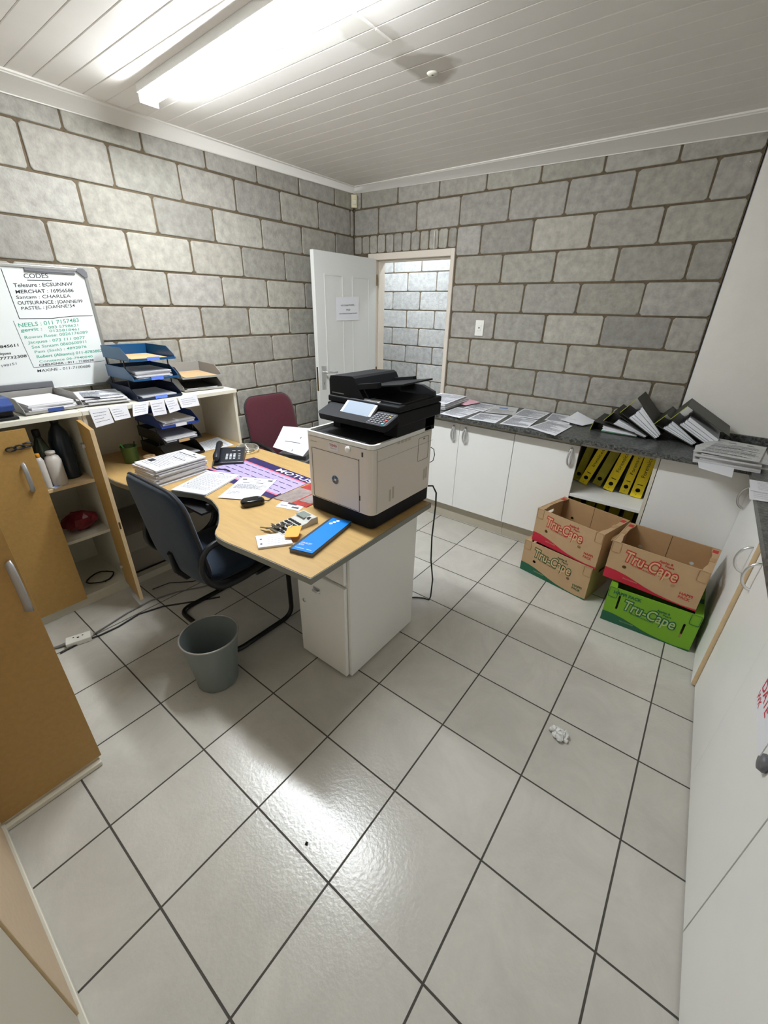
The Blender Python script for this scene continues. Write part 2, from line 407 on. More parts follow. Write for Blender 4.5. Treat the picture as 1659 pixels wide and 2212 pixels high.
# boarded ceiling
mb = MB(); mb.box(-.14, YF-.1, CEIL+.012, XR+.1, 1.3, CEIL+.05)
GP = .1057; y = -4.2
ys = []
y0 = -1.188-GP*30
while y0 < 0: ys.append(y0); y0 += GP
def board(ya, yb, xa, xb, z=CEIL):
    e = .0028
    V = [(xa, ya, z+.012), (xa, ya, z+.0022), (xa, ya+e, z), (xa, yb-e, z), (xa, yb, z+.0022), (xa, yb, z+.012)]
    V += [(xb, v[1], v[2]) for v in V]
    mb.add(V, [(i, i+1, i+7, i+6) for i in range(5)]+[(0, 1, 2, 3, 4, 5), (6, 7, 8, 9, 10, 11)])
for q in ys:
    board(q+.0009, min(q+GP-.0009, 0), 0, XR)
mb.box(-2.2, .13, CEIL, 1.65, 1.2, CEIL+.02)
CEI = struct('ceiling', mb, 'ceilw')
def ceil_mat():
    m = M['ceilw']; nt = m.node_tree; N = nt.nodes; L = nt.links; bs = N['Principled BSDF']
    tc = N.new('ShaderNodeTexCoord'); nz = N.new('ShaderNodeTexNoise'); nz.inputs['Scale'].default_value = 7; L.new(tc.outputs['Object'], nz.inputs[0])
    prev = bs.inputs['Base Color'].links[0].from_socket
    add = N.new('ShaderNodeVectorMath'); add.operation = 'MULTIPLY_ADD'; add.inputs[1].default_value = (.16, .16, 0); add.inputs[2].default_value = (-.08, -.08, 0)
    L.new(nz.outputs['Color'], add.inputs[0]); sm = N.new('ShaderNodeVectorMath'); L.new(tc.outputs['Object'], sm.inputs[0]); L.new(add.outputs[0], sm.inputs[1])
    for (cx, cy, sx, sy, col, st) in ((1.63, -1.35, .115, .19, C3(150, 140, 122), .6), (1.58, -1.66, .09, .18, C3(200, 194, 182), .5)):
        su = N.new('ShaderNodeVectorMath'); su.operation = 'SUBTRACT'; su.inputs[1].default_value = (cx, cy, CEIL); L.new(sm.outputs[0], su.inputs[0])
        dv = N.new('ShaderNodeVectorMath'); dv.operation = 'DIVIDE'; dv.inputs[1].default_value = (sx, sy, 1); L.new(su.outputs[0], dv.inputs[0])
        ln = N.new('ShaderNodeVectorMath'); ln.operation = 'LENGTH'; L.new(dv.outputs[0], ln.inputs[0])
        mr = N.new('ShaderNodeMapRange'); mr.inputs[1].default_value = .75; mr.inputs[2].default_value = 1.0; mr.inputs[3].default_value = st; mr.inputs[4].default_value = 0; L.new(ln.outputs['Value'], mr.inputs[0])
        mx = N.new('ShaderNodeMix'); mx.data_type = 'RGBA'; L.new(mr.outputs[0], mx.inputs[0]); L.new(prev, mx.inputs[6]); mx.inputs[7].default_value = col; prev = mx.outputs[2]
    L.new(prev, bs.inputs['Base Color'])
ceil_mat()
# joint strip of the ceiling boards
mb = MB()
for k, q in enumerate(ys):
    if -2.9 < q < -1.62: mb.box(1.617+.003*math.sin(k*2.1), q+.002, CEIL-.005-.001*(k % 2), 1.626, q+GP-.004, CEIL+.004)
struct('trim_3', mb, 'cornice', .001)
# cornices: cove profile, its lower edge runs slightly out of level as in the photograph
def cornice(P0, P1, n, zb0, zb1, name, n0=0, n1=0):
    P0 = Vector((*P0, 0)); P1 = Vector((*P1, 0)); n = Vector((*n, 0)); mb = MB(); R = []
    for P, zb, e in ((P0, zb0, n0), (P1, zb1, n1)):
        t = (P1-P0).normalized(); ring = []
        pr = [(0, 0), (.007, 0), (.010, .06), (.016, .22), (.026, .42), (.039, .64), (.050, .82), (.056, .88), (.062, .9), (.062, 1)]
        H = CEIL-zb
        for (o, h) in pr:
            hh = h*H if h > .02 else h
            ring.append(P+n*o+t*e*o+Vector((0, 0, zb+hh)))
        ring.append(P+Vector((0, 0, CEIL))); R.append(ring)
    k = len(R[0]); mb.add(R[0]+R[1], [(i, (i+1) % k, k+(i+1) % k, k+i) for i in range(k)]+[tuple(range(k)), tuple(range(k, 2*k))], 0)
    for i in range(2, 6): mb.sm[i] = True
    return struct(name, mb, 'cornice')
cornice((0, 0), (0, YF), (1, 0), 2.520, 2.455, 'trim_1', 1, -1)
cornice((0, 0), (XR, 0), (0, -1), 2.520, 2.458, 'trim_2', 1, -1)
# granite upstand along the plastered stretch
# door
D = root('door_1', None, None, (.62, 0, 0)); tag(D, kind='structure')
mb = MB(); 
mb.box(DX0, -.012, 0, .262, .115, 2.057); mb.box(1.038, -.012, 0, DX1, .115, 2.057); mb.box(.262, -.012, 2.006, 1.038, .115, 2.057)
mb.box(.262, .03, 0, .275, .115, 2.006); mb.box(1.025, .03, 0, 1.038, .115, 2.006); mb.box(.262, .03, 1.993, 1.038, .115, 2.006)
mb.build('door_frame', 'framepaint', D, .003)
mb = MB(); mb.box(.248, -.805, .012, .286, -.03, 2.012, 0)
def mould(y0, y1, z0, z1):   # raised moulding ring on the door face
    V, Fs = flat([rrect(y0, z0, y1, z1, .004, 1), rrect(y0+.012, z0+.012, y1-.012, z1-.012, .004, 1)], .005); mb.add(V, Fs, 0, FYZ(.2865, 0, 0))
for (a, b) in ((-.70, -.475), (-.36, -.13)):
    for (z0, z1) in ((.18, .78), (.95, 1.86)): mould(a, b, z0, z1)
LEAF = mb.build('door_leaf', 'doorpaint', D, .0015)
mb = MB(); mb.box(.2862, -.775, .96, .2885, -.725, 1.155, 0); mb.box(.2885, -.752, 1.0, .2888, -.748, 1.02, 1); mb.box(.258, -.8062, .95, .276, -.8045, 1.15, 2)
mb.build('lock_plate', ['steel', 'black', 'brass'], LEAF)
mb = MB(); mb.tube([(.288, -.752, 1.105), (.325, -.752, 1.107), (.337, -.742, 1.107), (.339, -.69, 1.103), (.334, -.63, 1.102), (.315, -.615, 1.102)], .0105, 0, 10)
mb.build('door_handle', 'steel', LEAF)
for z in (.25, 1.0, 1.8): mb = MB(); mb.tube([(.292, -.022, z), (.292, -.022, z+.09)], .007); mb.build('hinge', 'brass', D)
mb = MB(); mb.tube([(.872, -.004, 2.185), (.874, -.01, 2.12), (.876, -.006, 2.062)], .004); single('loose_wire', mb, 'offwhite', 'short white wire poking down the blocks above the door frame', 'wire')

# ============================================================ helpers for paper
def patch(C4, n=6, wav=.0, seed=0, curl=0):
    A, B, C_, D_ = [Vector(p) for p in C4]; rnd = random.Random(seed); a1, a2 = rnd.uniform(0, 6), rnd.uniform(0, 6)
    def f(u_, v_, off=0):
        p = A.lerp(B, u_).lerp(D_.lerp(C_, u_), v_)
        p = p + Vector((0, 0, wav*(math.sin(a1+u_*4.5)*math.cos(a2+v_*3.7)+1) + curl*(max(0, u_-.6)**2*4+max(0, .25-v_)**2*6)))
        if off: p = p+Vector((0, 0, off))
        return p
    return f
def sheet(C4, marks=(), name='paper_sheet', label='', cat='paper', group=None, mats=('paper', 'ink', 'inklight'), wav=.0006, seed=0, curl=0, n=7, th=.0006, parent=None, nrm=None):
    f = patch(C4, n, wav, seed, curl); mb = MB(); A, B, C_, D_ = [Vector(p) for p in C4]
    N_ = nrm or (B-A).cross(D_-A).normalized()
    if not nrm and N_.z < 0: N_ = -N_
    V = [f(i/n, j/n)+N_*th for j in range(n+1) for i in range(n+1)]+[f(i/n, j/n) for j in range(n+1) for i in range(n+1)]; K = (n+1)**2
    Fs = []
    for j in range(n):
        for i in range(n):
            a = j*(n+1)+i; Fs += [(a, a+1, a+n+2, a+n+1), (K+a, K+a+n+1, K+a+n+2, K+a+1)]
    for i in range(n):
        Fs += [(i, K+i, K+i+1, i+1), (n*(n+1)+i+1, K+n*(n+1)+i+1, K+n*(n+1)+i, n*(n+1)+i)]
        a = i*(n+1); b = a+n; Fs += [(a+n+1, K+a+n+1, K+a, a), (b, K+b, K+b+n+1, b+n+1)]
    mb.add(V, Fs, 0)
    e = .0005+th
    for mk in marks:
        if mk[0] == 'T':      # ('T', text, u, v, height_v, mat, width_u)
            _, s_, u0, v0, hv, m_, wu = mk; Vt, Ft, mx = txt(s_, .01); mb.add([f(u0+p.x/mx*wu, v0+p.y/.69*hv)+N_*(e+.0006) for p in Vt], Ft, m_)
        else:
            u0, v0, u1, v1, m_ = mk; k = max(1, int((u1-u0)*n+.5))
            for t in range(k):
                a, b = u0+(u1-u0)*t/k, u0+(u1-u0)*(t+1)/k
                mb.quad([f(a, v0)+N_*e, f(b, v0)+N_*e, f(b, v1)+N_*e, f(a, v1)+N_*e], m_)
    if parent is not None: return mb.build(name, list(mats), parent)
    return single(name, mb, list(mats), label, cat, group)
def lines(u0, u1, v1, v0, k, seed=0, m_=2, h=.0105, short=.5):
    rnd = random.Random(seed); out = []
    for i in range(k):
        v = v1-(v1-v0)*i/max(1, k-1); uu = u0
        while uu < u1-.02:
            wl = rnd.uniform(.03, .13); b = min(uu+wl, u1); out.append((uu, v, b, v+h, m_)); uu = b+.012
            if rnd.random() < .06*short*4 and uu > u0+(u1-u0)*.5: break
    return out
def form(seed=0, dark=False):
    rnd = random.Random(seed); o = [(.06, .93, .4, .945, 1), (.55, .9, .9, .912, 2)]
    v = .86
    while v > .1:
        if rnd.random() < .22: o.append((.05, v, .95, v+.012, 1 if dark else 2)); v -= .03
        o += lines(.06, rnd.choice([.5, .93, .93]), v, v, 1, rnd.random()); v -= .026
    return o
def stack(name, base, label, cat, nlay=8, h=.05, w=.21, l=.297, rz=0, jit=.012, mats=('paper', 'paperedge'), top=None, seed=0, group=None, parent_top_marks=None):
    """pile of sheets: slabs turned a little against each other, top sheet printed"""
    rnd = random.Random(seed); rt = root(name, label, cat, base, rz, group, world=False)
    mb = MB(); z = 0
    for i in range(nlay):
        t = h/nlay*rnd.uniform(.7, 1.3); a = rnd.uniform(-1, 1)*jit*2.2; dx, dy = rnd.uniform(-1, 1)*jit, rnd.uniform(-1, 1)*jit
        T = TR(dx, dy, z, a); x, y = w/2, l/2
        V = [(-x, -y, 0), (x, -y, 0), (x, y, 0), (-x, y, 0), (-x, -y, t), (x, -y, t), (x, y, t), (-x, y, t)]
        mb.add(V, [(0, 3, 2, 1), (4, 5, 6, 7)], 0, T); mb.add(V, [(0, 1, 5, 4), (1, 2, 6, 5), (2, 3, 7, 6), (3, 0, 4, 7)], 1, T)
        z += t
    mb.build('paper_pile', list(mats), rt)
    x, y = w/2, l/2; ca = Matrix.Rotation(rnd.uniform(-.04, .04), 3, 'Z')
    C4 = [ca @ Vector((-x, -y, z+.0005)), ca @ Vector((x, -y, z+.0005)), ca @ Vector((x, y, z+.0005)), ca @ Vector((-x, y, z+.0005))]
    sheet(C4, top if top is not None else form(seed), 'top_sheet', wav=.0008, seed=seed, parent=rt)
    return rt

# ============================================================ CEILING LIGHT, SENSOR, SWITCH
R_ = root('ceiling_light', 'long bright white LED batten on the boarded ceiling', 'ceiling light', (1.16, -2.02, 2.50))
T = TR(1.16, -2.02, 0, math.radians(-2.5))
mb = MB(); mb.box(-.752, -.054, 2.526, .752, .054, CEIL, 0, T); mb.build('housing', 'white', R_, .002)
mb = MB(); P = [(-.041, .043)]+[(.041*math.cos(a), .022*math.sin(a)+.038) for a in [PI+PI*i/16 for i in range(17)]]+[(.041, .043)]
V = [(-.75, p[0], 2.482+p[1]) for p in P]+[(.75, p[0], 2.482+p[1]) for p in P]; n = len(P)
mb.add(V, [(i, i+1, n+i+1, n+i) for i in range(n-1)]+[(n-1, 0, n, 2*n-1), tuple(range(n)), tuple(range(n, 2*n))], 0, T)
mb.build('diffuser', 'diffuser', R_)
mb = MB(); mb.box(-.757, -.046, 2.492, -.75, .046, 2.558, 0, T); mb.build('end_cap', 'white', R_, .002)
mb = MB(); mb.box(.75, -.046, 2.492, .757, .046, 2.558, 0, T); mb.build('end_cap', 'white', R_, .002)
R_ = root('corridor_light', 'LED batten on the corridor ceiling behind the doorway', 'ceiling light', (.1, .55, 2.5))
mb = MB(); mb.box(-.5, .5, 2.535, .7, .6, CEIL); mb.build('housing', 'white', R_, .002)
mb = MB(); mb.box(-.5, .51, 2.50, .7, .59, 2.535); mb.build('diffuser', 'halldiffuser', R_, .004)
R_ = root('motion_sensor', 'small cream motion sensor high in the corner of the block walls', 'sensor', (.03, -.03, 2.41))
mb = MB(); mb.prism(rrect(-.028, -.02, .028, .02, .015, 4), 2.412, 2.505, 0, TR(.032, -.032, 0, PI/4), True); mb.build('housing', 'cream', R_, .006)
mb = MB(); mb.cushion(.034, .04, .012, .01, 0, TR(.047, -.047, 2.452, PI/4) @ Matrix.Rotation(PI/2, 4, 'X')); mb.build('lens', 'offwhite', R_)
R_ = root('light_switch', 'white light switch plate on the block wall beside the doorway', 'light switch', (1.36, 0, 1.42))
mb = MB(); mb.box(1.322, -.012, 1.425, 1.396, 0, 1.543); mb.build('plate', 'switch', R_, .003)
mb = MB(); mb.box(1.343, -.0165, 1.463, 1.375, -.012, 1.508); mb.build('rocker', 'switch', R_, .002)
mb = MB(); mb.disc(1.359, 1.486, .0168, .006, 0, Matrix(((1, 0, 0, 0), (0, 0, -1, 0), (0, 1, 0, 0), (0, 0, 0, 1)))); mb.build('indicator', 'inklight', R_)
mb = MB(); mb.lathe([(.0, -.006), (.018, -.006), (.024, -.003), (.026, 0)], 0, 20, TR(1.622, -1.307, CEIL)); mb.disc(1.622, -1.307, CEIL-.0065, .005, 1)
single('ceiling_rose', mb, ['offwhite', 'inklight'], 'round white blanking rose on the stained patch of the boarded ceiling', 'ceiling rose')
mb = MB(); mb.tube([(.55, -1.96, CEIL-.004), (.53, -1.99, CEIL-.008), (.49, -1.97, CEIL-.004), (.43, -2.02, CEIL-.004)][::-1], .0025)
single('ceiling_wire', mb, 'ink', 'thin bent wire on the ceiling near the end of the batten', 'wire')
# notice on the door
f = lambda y, z: (.2875, y, z)
C4 = [(.2875, -.572, 1.512), (.2875, -.283, 1.516), (.2875, -.277, 1.706), (.2875, -.575, 1.690)]
def frmt(t, u_, v_, h, w_): return ('T', t, u_, v_, h, 1, w_)
sheet([(a+.003, b, c) for a, b, c in C4], [frmt('NO CASH FUNDS...', .2, .62, .06, .62), frmt('PAID', .42, .42, .07, .18), frmt('FOR WORKSHOP REPAIRS OR PARTS', .12, .27, .045, .8)], 'door_notice', 'printed paper notice stuck on the open white door', 'notice', wav=0, nrm=Vector((1, 0, 0)))

# ============================================================ WHITEBOARD
R_ = root('whiteboard', 'whiteboard with handwritten codes and phone numbers on the block wall', 'whiteboard', (0, -2.78, 1.17))
mb = MB(); mb.box(.004, -3.23, 1.172, .018, -2.333, 1.772, 0)
TW = FYZ(.0184, 0, 0)
def wt(s_, y0, z0, y1, z1, h, m_, wgt=0): # handwriting between two baseline points
    rot = math.atan2(z1-z0, y1-y0); mb.text(s_, y0, z0, h, m_, TW, w=math.hypot(y1-y0, z1-z0), off=.006+wgt, shear=.12, rot=rot)
def stroke(P, m_, w_=.0016):
    for a, b in zip(P, P[1:]):
        dx, dz = b[0]-a[0], b[1]-a[1]; l = math.hypot(dx, dz) or 1; nx, nz = -dz/l*w_, dx/l*w_
        mb.quad([(a[0]+nx, a[1]+nz, 0), (b[0]+nx, b[1]+nz, 0), (b[0]-nx, b[1]-nz, 0), (a[0]-nx, a[1]-nz, 0)], m_, TW)
wt('CODES', -2.620, 1.719, -2.508, 1.727, .021, 1)
stroke([(-2.608, 1.711), (-2.498, 1.715)], 1)
wt('Telesure : ECSUNNW', -2.675, 1.676, -2.402, 1.695, .017, 1, .008)
wt('MERCHAT : 16956586', -2.676, 1.647, -2.408, 1.664, .016, 1, .008)
wt('Santam : CHARLEA', -2.681, 1.622, -2.431, 1.636, .015, 1)
wt('OUTSURANCE : JOANNE/99', -2.682, 1.595, -2.377, 1.611, .016, 1, .008)
wt('PASTEL : JOANNE!54', -2.675, 1.570, -2.422, 1.588, .015, 1)
stroke([(-2.696, 1.529), (-2.55, 1.53), (-2.45, 1.541), (-2.346, 1.543)], 1)
stroke([(-2.702, 1.758), (-2.699, 1.64), (-2.695, 1.529)], 1)
stroke([(-2.724, 1.519), (-2.716, 1.4), (-2.704, 1.285), (-2.55, 1.287), (-2.345, 1.294)], 4, .0012)
wt('NEELS : 011 7157483', -2.712, 1.487, -2.422, 1.512, .019, 2)
wt('gerrit :', -2.707, 1.466, -2.61, 1.472, .015, 2, .01); wt('083 5798621', -2.582, 1.478, -2.432, 1.488, .013, 2)
wt('0125818461', -2.582, 1.461, -2.433, 1.467, .012, 2)
wt('Rowan Rose: 0826176089', -2.703, 1.430, -2.394, 1.450, .014, 2)
wt('Jacques : 073 111 0077', -2.692, 1.406, -2.415, 1.421, .014, 2)
wt('Sos Santam 0860600911', -2.685, 1.381, -2.414, 1.399, .014, 2)
wt('Pam (Sack) : 4892876', -2.680, 1.357, -2.421, 1.373, .013, 2)
wt('Robert (Alkanto) 011-8785882', -2.678, 1.332, -2.345, 1.346, .014, 2, .01)
wt('Constance 06-7940040', -2.673, 1.308, -2.403, 1.318, .012, 2)
wt('CHELIGNIA - 011 - 7100628', -2.678, 1.290, -2.403, 1.297, .011, 3, .014)
wt('MAXINE - 011-7100688', -2.696, 1.259, -2.429, 1.264, .014, 1)
wt('07845611', -2.845, 1.388, -2.736, 1.396, .013, 3, .014); wt('moniques', -2.87, 1.357, -2.78, 1.359, .012, 3, .012); wt('0377732308', -2.865, 1.331, -2.717, 1.341, .013, 3, .01)
wt('067198151', -2.88, 1.292, -2.771, 1.307, .011, 4)
BOARD = mb.build('board', ['wbsurf', 'inkblack', 'inkgreen', 'black', 'inklight'], R_)
mb = MB()
mb.box(.002, -3.25, 1.768, .026, -2.345, 1.782); mb.box(.002, -3.25, 1.160, .030, -2.345, 1.174); mb.box(.002, -2.337, 1.19, .026, -2.323, 1.76); mb.build('frame', 'alu', R_, .002)
mb = MB(); mb.prism([(-2.365, 1.782), (-2.372, 1.768), (-2.338, 1.738), (-2.322, 1.742), (-2.322, 1.765), (-2.338, 1.783)], .001, .031, 0, FYZ(0, 0, 0)); mb.build('frame_corner', 'plasticgrey', R_, .003)
mb = MB(); mb.prism([(-2.365, 1.158), (-2.372, 1.173), (-2.338, 1.200), (-2.322, 1.198), (-2.322, 1.172), (-2.338, 1.157)], .001, .031, 0, FYZ(0, 0, 0)); mb.build('frame_corner', 'plasticgrey', R_, .003)
mb = MB(); mb.box(.0185, -2.608, 1.749, .025, -2.381, 1.768); mb.box(.025, -2.608, 1.754, .027, -2.381, 1.759); mb.build('paper_holder', 'plasticgrey', R_, .002)
mb = MB(); mb.box(.0185, -3.1, 1.177, .032, -2.643, 1.209); mb.build('eraser_strip', 'plasticgrey', R_, .002)

# ============================================================ LEFT SIDEBOARD (doors) AND HUTCH (open), one run
def strap_handle(mb_, P, wdt, t, m_=0):   # flat bow handle along a path of (point) with given width direction y
    pass
SB = root('storage_cupboard', 'low white cupboard with beech doors, one door open, under the whiteboard', 'cupboard', (.23, -3.1, 0))
mb = MB(); yA, yB = -3.55, -2.678
mb.box(.002, yA, .05, .45, yA+.018, 1.085); mb.box(.002, yB-.018, .05, .45, yB, 1.085); mb.box(.002, yA, .05, .012, yB, 1.085); mb.box(.002, yA, 1.085, .47, yB, 1.107); mb.box(.002, yA, .05, .445, yB, .068)
mb.box(.05, yA, 0, .44, yB, .05)
mb.build('carcass', 'offwhite', SB, .001)
mb = MB(); mb.box(.012, yA+.018, .715, .43, yB-.018, .733); mb.build('shelf', 'edgewood', SB, .001)
mb = MB(); mb.box(.012, yA+.018, .395, .42, yB-.018, .413); mb.build('shelf', 'offwhite', SB, .001)
for (ya, yb) in ((-3.36, -2.925),):
    mb = MB(); mb.box(.452, ya, .062, .470, yb, 1.068); DR = mb.build('door', 'doorwood', SB, .001)
    mb = MB(); mb.tube([(.470, -2.985, .905), (.484, -2.985, .90), (.494, -2.985, .87), (.496, -2.985, .84), (.494, -2.985, .80), (.484, -2.985, .77), (.470, -2.985, .765)], .011, 0, 8, flat_=.4); mb.build('handle', 'handlegrey', DR)
    mb = MB()
    for k in range(3):
        cy_ = -3.005+.032*k; mb.tube([(.478+.004*(k % 2), cy_+.021*math.cos(a), .985+.004*k+.0095*math.sin(a)) for a in [2*PI*i/12 for i in range(12)]], .0038, 0, 6, closed=True)
    mb.build('lock_chain', 'black', DR)
# open leaf: hinged at y=-2.69, standing out into the room
mb = MB(); T = TR(.462, -2.692, 0, math.radians(-7)); L_ = .235
mb.box(0, -.018, .062, .262, 0, 1.068, 0, T); DR = mb.build('open_door', 'doorwood', SB, .001)
mb = MB(); mb.box(.262, -.018, .062, .2632, 0, 1.068, 0, T); mb.build('edge_band', 'edgewood', DR)
for z in (.93, .18): mb = MB(); mb.box(.004, -.032, z, .045, -.018, z+.02, 0, T); mb.build('hinge', 'steel', DR, .002)
mb = MB(); mb.box(.2634, -.014, .53, .2642, -.006, .57, 0, T); mb.build('lock', 'brass', DR)

HU = root('hutch', 'white open hutch against the block wall with the desk running into it', 'shelf unit', (.23, -2.22, 0))
yA, yB = -2.676, -1.755
mb = MB(); mb.box(.002, yA, .02, .45, yA+.018, 1.085); mb.box(.002, yB-.018, .02, .45, yB, 1.085); mb.box(.002, yA, .02, .014, yB, 1.085); mb.box(.002, yA, 1.085, .47, yB, 1.107)
mb.build('carcass', 'offwhite', HU, .001)
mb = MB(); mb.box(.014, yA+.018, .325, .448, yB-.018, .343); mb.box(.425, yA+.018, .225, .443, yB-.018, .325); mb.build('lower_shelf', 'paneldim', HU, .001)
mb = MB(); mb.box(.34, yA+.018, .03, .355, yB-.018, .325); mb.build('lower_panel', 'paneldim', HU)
mb = MB(); mb.box(.40, yA, .0, .45, yB, .045); mb.build('base_rail', 'offwhite', HU, .001)

# things inside the open cupboard
def bottle(name, x, y, z, prof, mats, label, cap=None, capmat='black'):
    rt = root(name, label, 'bottle', (x, y, z), world=False)
    mb = MB(); mb.lathe([(0, 0)]+prof+[(0, prof[-1][1])], 0, 24); mb.build('body', mats, rt)
    mb = MB(); mb.lathe([(0, cap[0]), (cap[2], cap[0]), (cap[2], cap[1]-.003), (cap[2]*.8, cap[1]), (0, cap[1])], 0, 20); mb.build('cap', capmat, rt)
    return rt
bottle('green_bottle', .33, -2.862, .7335, [(.036, 0), (.039, .01), (.039, .15), (.034, .19), (.016, .245), (.014, .26)], 'bottlegreen', 'dark green bottle with tapered neck behind the white one in the cupboard', (.255, .292, .017))
bottle('white_bottle', .385, -2.845, .7335, [(.034, 0), (.037, .008), (.037, .135), (.03, .155), (.019, .165), (.019, .172)], 'bottlewhite', 'squat white plastic bottle on the cupboard shelf', (.17, .186, .022), 'bottlewhite')
bottle('dark_bottle', .30, -2.765, .7335, [(.048, 0), (.052, .012), (.052, .12), (.05, .13), (.053, .14), (.053, .21), (.04, .255), (.017, .295), (.015, .31)], 'bottledark', 'large dark ribbed bottle on the cupboard shelf', (.30, .33, .019))
bottle('glue_bottle', .405, -2.905, .7335, [(.018, 0), (.019, .012), (.02, .05), (.02, .15), (.012, .17)], 'bottlewhite', 'slim white bottle at the closed door end of the cupboard shelf', (.165, .19, .011), 'orange')
mb = MB(); mb.box(-.012, -.035, 0, .012, .03, .006, 0); mb.box(-.008, -.03, .006, .01, 0, .0064, 1)
o = single('label_card', mb, ['paper', 'inkblue'], 'white and blue card lying at the front of the cupboard shelf', 'card', loc=(0, 0, 0)); o.location = (.412, -2.862, .7335); o.rotation_euler = (0, 0, .5)
mb = MB(); rnd = random.Random(3)
N_ = 14
V = []; 
for i in range(7):
    t = i/6*PI
    for j in range(N_):
        a = 2*PI*j/N_; k = 1+rnd.uniform(-.18, .18); V.append((.075*math.sin(t)*math.cos(a)*k, .09*math.sin(t)*math.sin(a)*k, .055-.055*math.cos(t)*(1+rnd.uniform(-.1, .1)) if i else 0))
mb.add(V, [(i*N_+j, i*N_+(j+1) % N_, (i+1)*N_+(j+1) % N_, (i+1)*N_+j) for i in range(6) for j in range(N_)], 0, TR(.30, -2.80, .4145))
single('red_bag', mb, ['redbag'], 'crumpled red plastic bag on the lower cupboard shelf', 'bag')
mb = MB(); mb.tube([(.33+.06*math.cos(a)*(1+.1*math.sin(3*a)), -2.80+.075*math.sin(a), .0745+.010*abs(math.sin(a*1.5))) for a in [i*2*PI/24*1.8 for i in range(25)]], .004)
single('cable_coil', mb, 'black', 'black cable coiled on the cupboard floor', 'cable')

# ------------------------------------------------------------ letter trays
def tray(mb, w_, d_, h_, m_=0, T=None, t=.003):
    """letter tray, open front at -y; sides drop towards the front"""
    mb.box(-w_/2, -d_/2, 0, w_/2, d_/2, t, m_, T)
    mb.box(-w_/2, d_/2-t, 0, w_/2, d_/2, h_, m_, T)
    S = [(-d_/2, 0), (d_/2, 0), (d_/2, h_), (-d_/2+.085, h_), (-d_/2+.01, h_*.35)]
    for x in (-w_/2, w_/2-t):
        mb.prism(S, x, x+t, m_, (T or I4) @ Matrix(((0, 0, 1, 0), (1, 0, 0, 0), (0, 1, 0, 0), (0, 0, 0, 1))))
    mb.prism([(-w_/2, -d_/2), (-.045, -d_/2), (-.03, -d_/2+.02), (.03, -d_/2+.02), (.045, -d_/2), (w_/2, -d_/2), (w_/2, -d_/2-.004), (-w_/2, -d_/2-.004)], 0, .012, m_, T)
def tray_tower(label, loc, rz, tiers, mats, tags, papers, w_=.26, d_=.34, gap=.08, group=None, stepx=0):
    rt = root('letter_tray_stack', label, 'letter trays', loc, rz, group, world=False)
    for i in range(tiers):
        mb = MB(); T = TR(0, 0, i*gap+.004); tray(mb, w_, d_, .066, 0, T); tr = mb.build('tray', mats[i], rt, .0008)
        if tags[i]:
            mb = MB(); mb.box(-.035, -d_/2-.006, .0, .035, -d_/2-.0045, .018, 0, T); mb.build('index_tab', tags[i], tr)
        if i:
            for x in (-w_/2+.006, w_/2-.006):
                for y in (-d_/2+.09, d_/2-.02):
                    mb = MB(); mb.tube([(x, y, (i-1)*gap+.05), (x, y, i*gap+.006)], .0035, 0, 6); mb.build('riser', 'black', rt)
    for i in range(tiers):
        if papers[i]:
            h_, m1, m2 = papers[i]
            mb = MB(); rnd = random.Random(i+len(label)); z = i*gap+.0085
            k = max(1, int(h_/.006))
            for q in range(k):
                a = rnd.uniform(-.05, .05); dx, dy = rnd.uniform(-.006, .006), rnd.uniform(-.012, .006)
                Tq = TR(dx, dy, z, a); t = h_/k; V = [(-.1, -.148, 0), (.1, -.148, 0), (.1, .14, 0), (-.1, .14, 0), (-.1, -.148, t), (.1, -.148, t), (.1, .14, t), (-.1, .14, t)]
                mb.add(V, [(0, 3, 2, 1), (4, 5, 6, 7)], 0, Tq); mb.add(V, [(0, 1, 5, 4), (1, 2, 6, 5), (2, 3, 7, 6), (3, 0, 4, 7)], 1, Tq); z += t
            P_ = rt.matrix_basis if False else Matrix.Translation(loc) @ Matrix.Rotation(rz, 4, 'Z')
            o = mb.build('paper_pile', [m1, m2], None, 0, (0, 0, 0)); o.matrix_world = P_
            tag(o, papers[i][3] if len(papers[i]) > 3 else PLAB[label][i], 'papers')
    return rt
PLAB = {}
A_ = 'blue letter tray tower on top of the hutch, three tiers with blue tabs'
PLAB[A_] = ['thin papers in the bottom tray of the blue tower on the hutch', 'thick wad of papers in the middle tray of the blue tower', 'brown envelope in the top tray of the blue tower']
tray_tower(A_, (.265, -2.245, 1.1075), PI/2, 3, ['traynavy', 'trayblue', 'trayblue'], ['tagblue']*3, [(.012, 'paper', 'paperedge'), (.042, 'paper', 'paperedge'), (.006, 'kraft', 'kraft')], gap=.106)
A_ = 'grey two-tier letter tray at the right end of the hutch top'
PLAB[A_] = ['black folder and papers in the lower grey tray', 'brown envelope in the upper grey tray']
tray_tower(A_, (.20, -1.905, 1.1075), PI/2-.12, 2, ['traygrey', 'traygrey'], [None, None], [(.008, 'trayblack', 'paper'), (.005, 'kraft', 'kraft')], gap=.075)
A_ = 'single grey letter tray with blue tab on the cupboard top'
PLAB[A_] = ['loose papers filling the single grey tray']
tray_tower(A_, (.215, -2.77, 1.1075), PI/2+.06, 1, ['traygrey'], ['labelblue'], [(.034, 'paper', 'paperedge')])
A_ = 'blue and black letter tray tower standing on the desk inside the hutch'
PLAB[A_] = ['few papers in the bottom black tray inside the hutch', 'papers in the black middle tray inside the hutch', 'papers in the blue tray under the hanging notes']
tray_tower(A_, (.285, -2.17, .7315), PI/2, 3, ['trayblack', 'trayblack', 'trayblue2'], [None, 'kraft', 'paper'], [(.006, 'paper', 'paperedge'), (.03, 'paper', 'paperedge'), (.03, 'paper', 'paperedge')], gap=.10, w_=.245)
